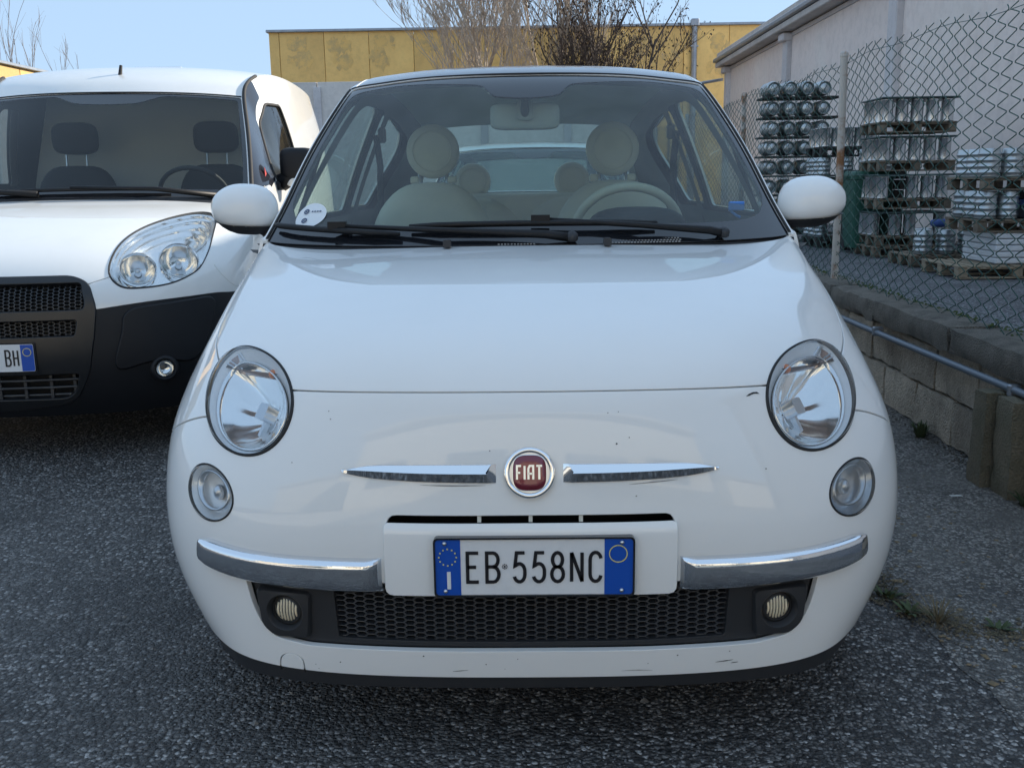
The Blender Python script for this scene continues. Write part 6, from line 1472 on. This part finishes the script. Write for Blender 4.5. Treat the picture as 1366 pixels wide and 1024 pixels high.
bare_tree('bare_tree', 'bare pale multi-stemmed tree rising before the yellow building above the car roof', (-0.4, 33.5, 0), [(-1.1, 0, -.09, 0, 7.2, .045), (-.55, .2, -.03, 0, 8.6, .05), (.0, 0, .0, 0, 9.2, .065), (.6, .1, .03, 0, 8.8, .05), (1.2, 0, .03, 0, 8.4, .055), (1.7, .2, .05, 0, 7.6, .045), (-.9, .3, -.16, 0, 6.8, .04), (1.5, .1, .0, 0, 8, .04), (-1.5, .1, -.05, 0, 7.4, .04), (.3, .2, -.05, 0, 8.2, .04)], BARK, 3, 4, None, .30, .07, .80, 14)
bare_tree('leafy_tree', 'dark winter tree with clinging dead brown leaves right of the bare pale tree', (2.75, 33.0, 0), [(0, 0, -.20, 0, 5.6, .09), (.2, 0, .02, 0, 6.4, .09), (.4, 0, .22, 0, 5.8, .07), (.5, .2, .33, 0, 5.2, .05), (-.1, .1, -.36, 0, 5.4, .05), (.3, .1, .12, 0, 6.2, .05), (-.2, 0, -.10, 0, 6.0, .05)], BARKD, 11, 3, 5, .42, .07, .78, 12)
bare_tree('twiggy_tree', 'thin leafless tree tips showing above the van roof at the far left', (-23.4, 46, 0), [(-1.2, 0, -.08, 0, 6.6, .03), (-.5, 0, -.05, 0, 8.0, .034), (.1, 0, -.04, 0, 7.0, .03), (.8, 0, .0, 0, 6.9, .03), (1.5, 0, .03, 0, 6.5, .03), (2.2, 0, .1, 0, 6.0, .026)], pmat('twig_bark', (.17, .145, .135), .9), 9, 2, None, .20, .05, .6)

# =================================================================== weeds, stones and litter
def tuft(name, label, loc, n, h, col, seed, flat=.6, wd=.004, cat='weed'):
    r2 = random.Random(seed); mb = MB()
    for k in range(n):
        a = r2.uniform(0, 2*PI); ln = h*r2.uniform(.5, 1.1); out = flat*r2.uniform(.3, 1.2); d = Vector((math.cos(a), math.sin(a), 0)); s = Vector((-d.y, d.x, 0))*wd; b = d*r2.uniform(0, .02); pts = []
        for t in (0, .4, .75, 1): pts.append(b+d*ln*out*t+Vector((0, 0, ln*(t-.55*out*t*t))))
        mb.add([pts[0]-s, pts[0]+s, pts[1]-s, pts[1]+s, pts[2]-s*.6, pts[2]+s*.6, pts[3]], [(0, 1, 3, 2), (2, 3, 5, 4), (4, 5, 6)])
    o = mb.build(name, col); o.location = loc; return tag(o, label, cat, 'weeds on the right side of the car')
DRY = pmat('dry_grass', (.20, .165, .10), .9, rnd=.2); WEED = pmat('weed_green', (.06, .085, .035), .8, rnd=.2); MOSS = pmat('moss', (.085, .075, .048), .95, var=(20, (.14, .115, .08), .4, .6))
tuft('grass_tuft', 'dry straw-coloured grass tuft on the asphalt right of the car', (1.035, .64, .003), 90, .085, DRY, 1, 1.1, .0012)
tuft('weed', 'small green leafy weed nearest the car at its right front', (.965, .80, .003), 18, .045, WEED, 2, .9, .006)
tuft('weed', 'flat little green weed just behind the dry grass tuft', (.99, .70, .003), 20, .04, WEED, 3, 1.2, .006)
tuft('weed', 'tiny green weed in the crack right of the dry grass tuft', (1.17, .60, .003), 16, .035, WEED, 4, 1.1, .005)
tuft('weed', 'small weed at the foot of the low wall', (1.70, 2.45, .003), 30, .08, WEED, 5, .8, .007)
tuft('weed', 'weed beside the buttress of the low wall at the right edge', (1.70, 1.52, .003), 24, .07, WEED, 6, .8, .007)
tuft('grass_tuft', 'sparse dry grass in the crack toward the right edge', (1.30, .52, .003), 26, .06, DRY, 7, 1.2, .0012)
# moss and crumbs along the crack, gravel everywhere
def crumbs(name, pts, mat_, smin, smax, seed, flat=.6):
    r2 = random.Random(seed); mb = MB()
    for x, y, z in pts:
        s = r2.uniform(smin, smax)*(1 if r2.random() < .85 else 1.5); a = r2.uniform(0, 6.28); ca, sa = math.cos(a)*s, math.sin(a)*s
        vs = [(x+ca*.5*r2.uniform(.7, 1.2), y+sa*.5, z), (x-sa*.45, y+ca*.45*r2.uniform(.7, 1.2), z), (x-ca*.5, y-sa*.5, z), (x+sa*.45, y-ca*.45, z), (x+r2.uniform(-.2, .2)*s, y+r2.uniform(-.2, .2)*s, z+s*flat*.55), (x+ca*.25, y+sa*.25, z+s*flat*.5)]
        mb.add(vs, [(0, 1, 5), (1, 4, 5), (1, 2, 4), (2, 3, 4), (3, 0, 5), (3, 5, 4)])
    return kind(mb.build(name, mat_), 'stuff')
def gz_(x, y): return .006*(math.sin(x*2.1+y*1.3)*.5+math.sin(x*.7-y*1.9+1)*.5)*.6
P = []
crack = [(.975, .95), (.96, .78), (1.03, .63), (1.15, .58), (1.30, .52), (1.45, .47)]
for k in range(1300):
    t = rng.random()*(len(crack)-1); i = min(int(t), len(crack)-2); f = t-i
    x = crack[i][0]*(1-f)+crack[i+1][0]*f+rng.gauss(0, .035); y = crack[i][1]*(1-f)+crack[i+1][1]*f+rng.gauss(0, .03); P.append((x, y, gz_(x, y)+.004))
crumbs('moss', P, MOSS, .004, .012, 21, .5)
G1, G2 = [], []
for k in range(15000):
    y = -0.2+3.6*rng.random()**1.5; x = rng.uniform(-1.0-y*.55, 1.78+0*y)
    (G1 if rng.random() < .6 else G2).append((x, y, gz_(x, y)+(.004 if x > 1.0 else 0)-.0006))
crumbs('gravel', G1, pmat('grey_grit', (.17, .172, .18), .8, rnd=.2), .0025, .0085, 5, .6)
crumbs('gravel', G2, pmat('pale_grit', (.30, .30, .295), .7, rnd=.2), .002, .0075, 6, .6)
P = []
for k in range(420):
    y = -.1+3.2*rng.random()**1.3; x = rng.uniform(-1.0-y*.5, 1.7) if k % 3 else min(1.72, 1.05+abs(rng.gauss(0, .25))); P.append((x, y, gz_(x, y)-.001+(.002 if x > 1 else 0)))
crumbs('loose_stone', P, pmat('loose_stone_grey', (.26, .25, .235), .8, var=(30, (.12, .115, .11), .4, .6)), .007, .016, 8, .7)
P = []
for k in range(260):
    x = min(1.72, 1.0+abs(rng.gauss(0, .22))); y = .3+2.2*rng.random(); P.append((x, y, gz_(x, y)+.004))
crumbs('dry_debris', P, pmat('straw_debris', (.20, .15, .09), .9), .006, .020, 9, .25)
P = []
for k in range(700):
    y = .6+9*rng.random()**1.4; P.append((1.76+.155+rng.gauss(0, .02), y, .508+rng.uniform(-.004, .006)))
crumbs('wall_moss', P, pmat('wall_moss_green', (.05, .075, .02), .95), .008, .022, 31, .7)
P = [(1.735+rng.gauss(0, .03), .6+7*rng.random(), gz_(1.7, 1)+.004) for k in range(1500)]
crumbs('wall_debris', P, pmat('debris_brown', (.07, .06, .045), .95), .004, .014, 33, .5)
o = MB().box((0, 0, 0), (.05, .012, .001)).build('paper_scrap', pmat('paper', (.6, .6, .58), .7)); o.location = (1.50, 1.62, .012); o.rotation_euler = (.05, .1, .3); tag(o, 'small white paper scrap on the asphalt near the wall', 'litter')
o = MB().box((0, 0, 0), (.055, .02, .003), ch=.001).build('dry_leaf', pmat('tan_leaf', (.42, .29, .17), .8)); o.location = (-1.04, 1.22, .008); o.rotation_euler = (.1, .05, .2); tag(o, 'small tan dry leaf on the asphalt below the van bumper', 'leaf')
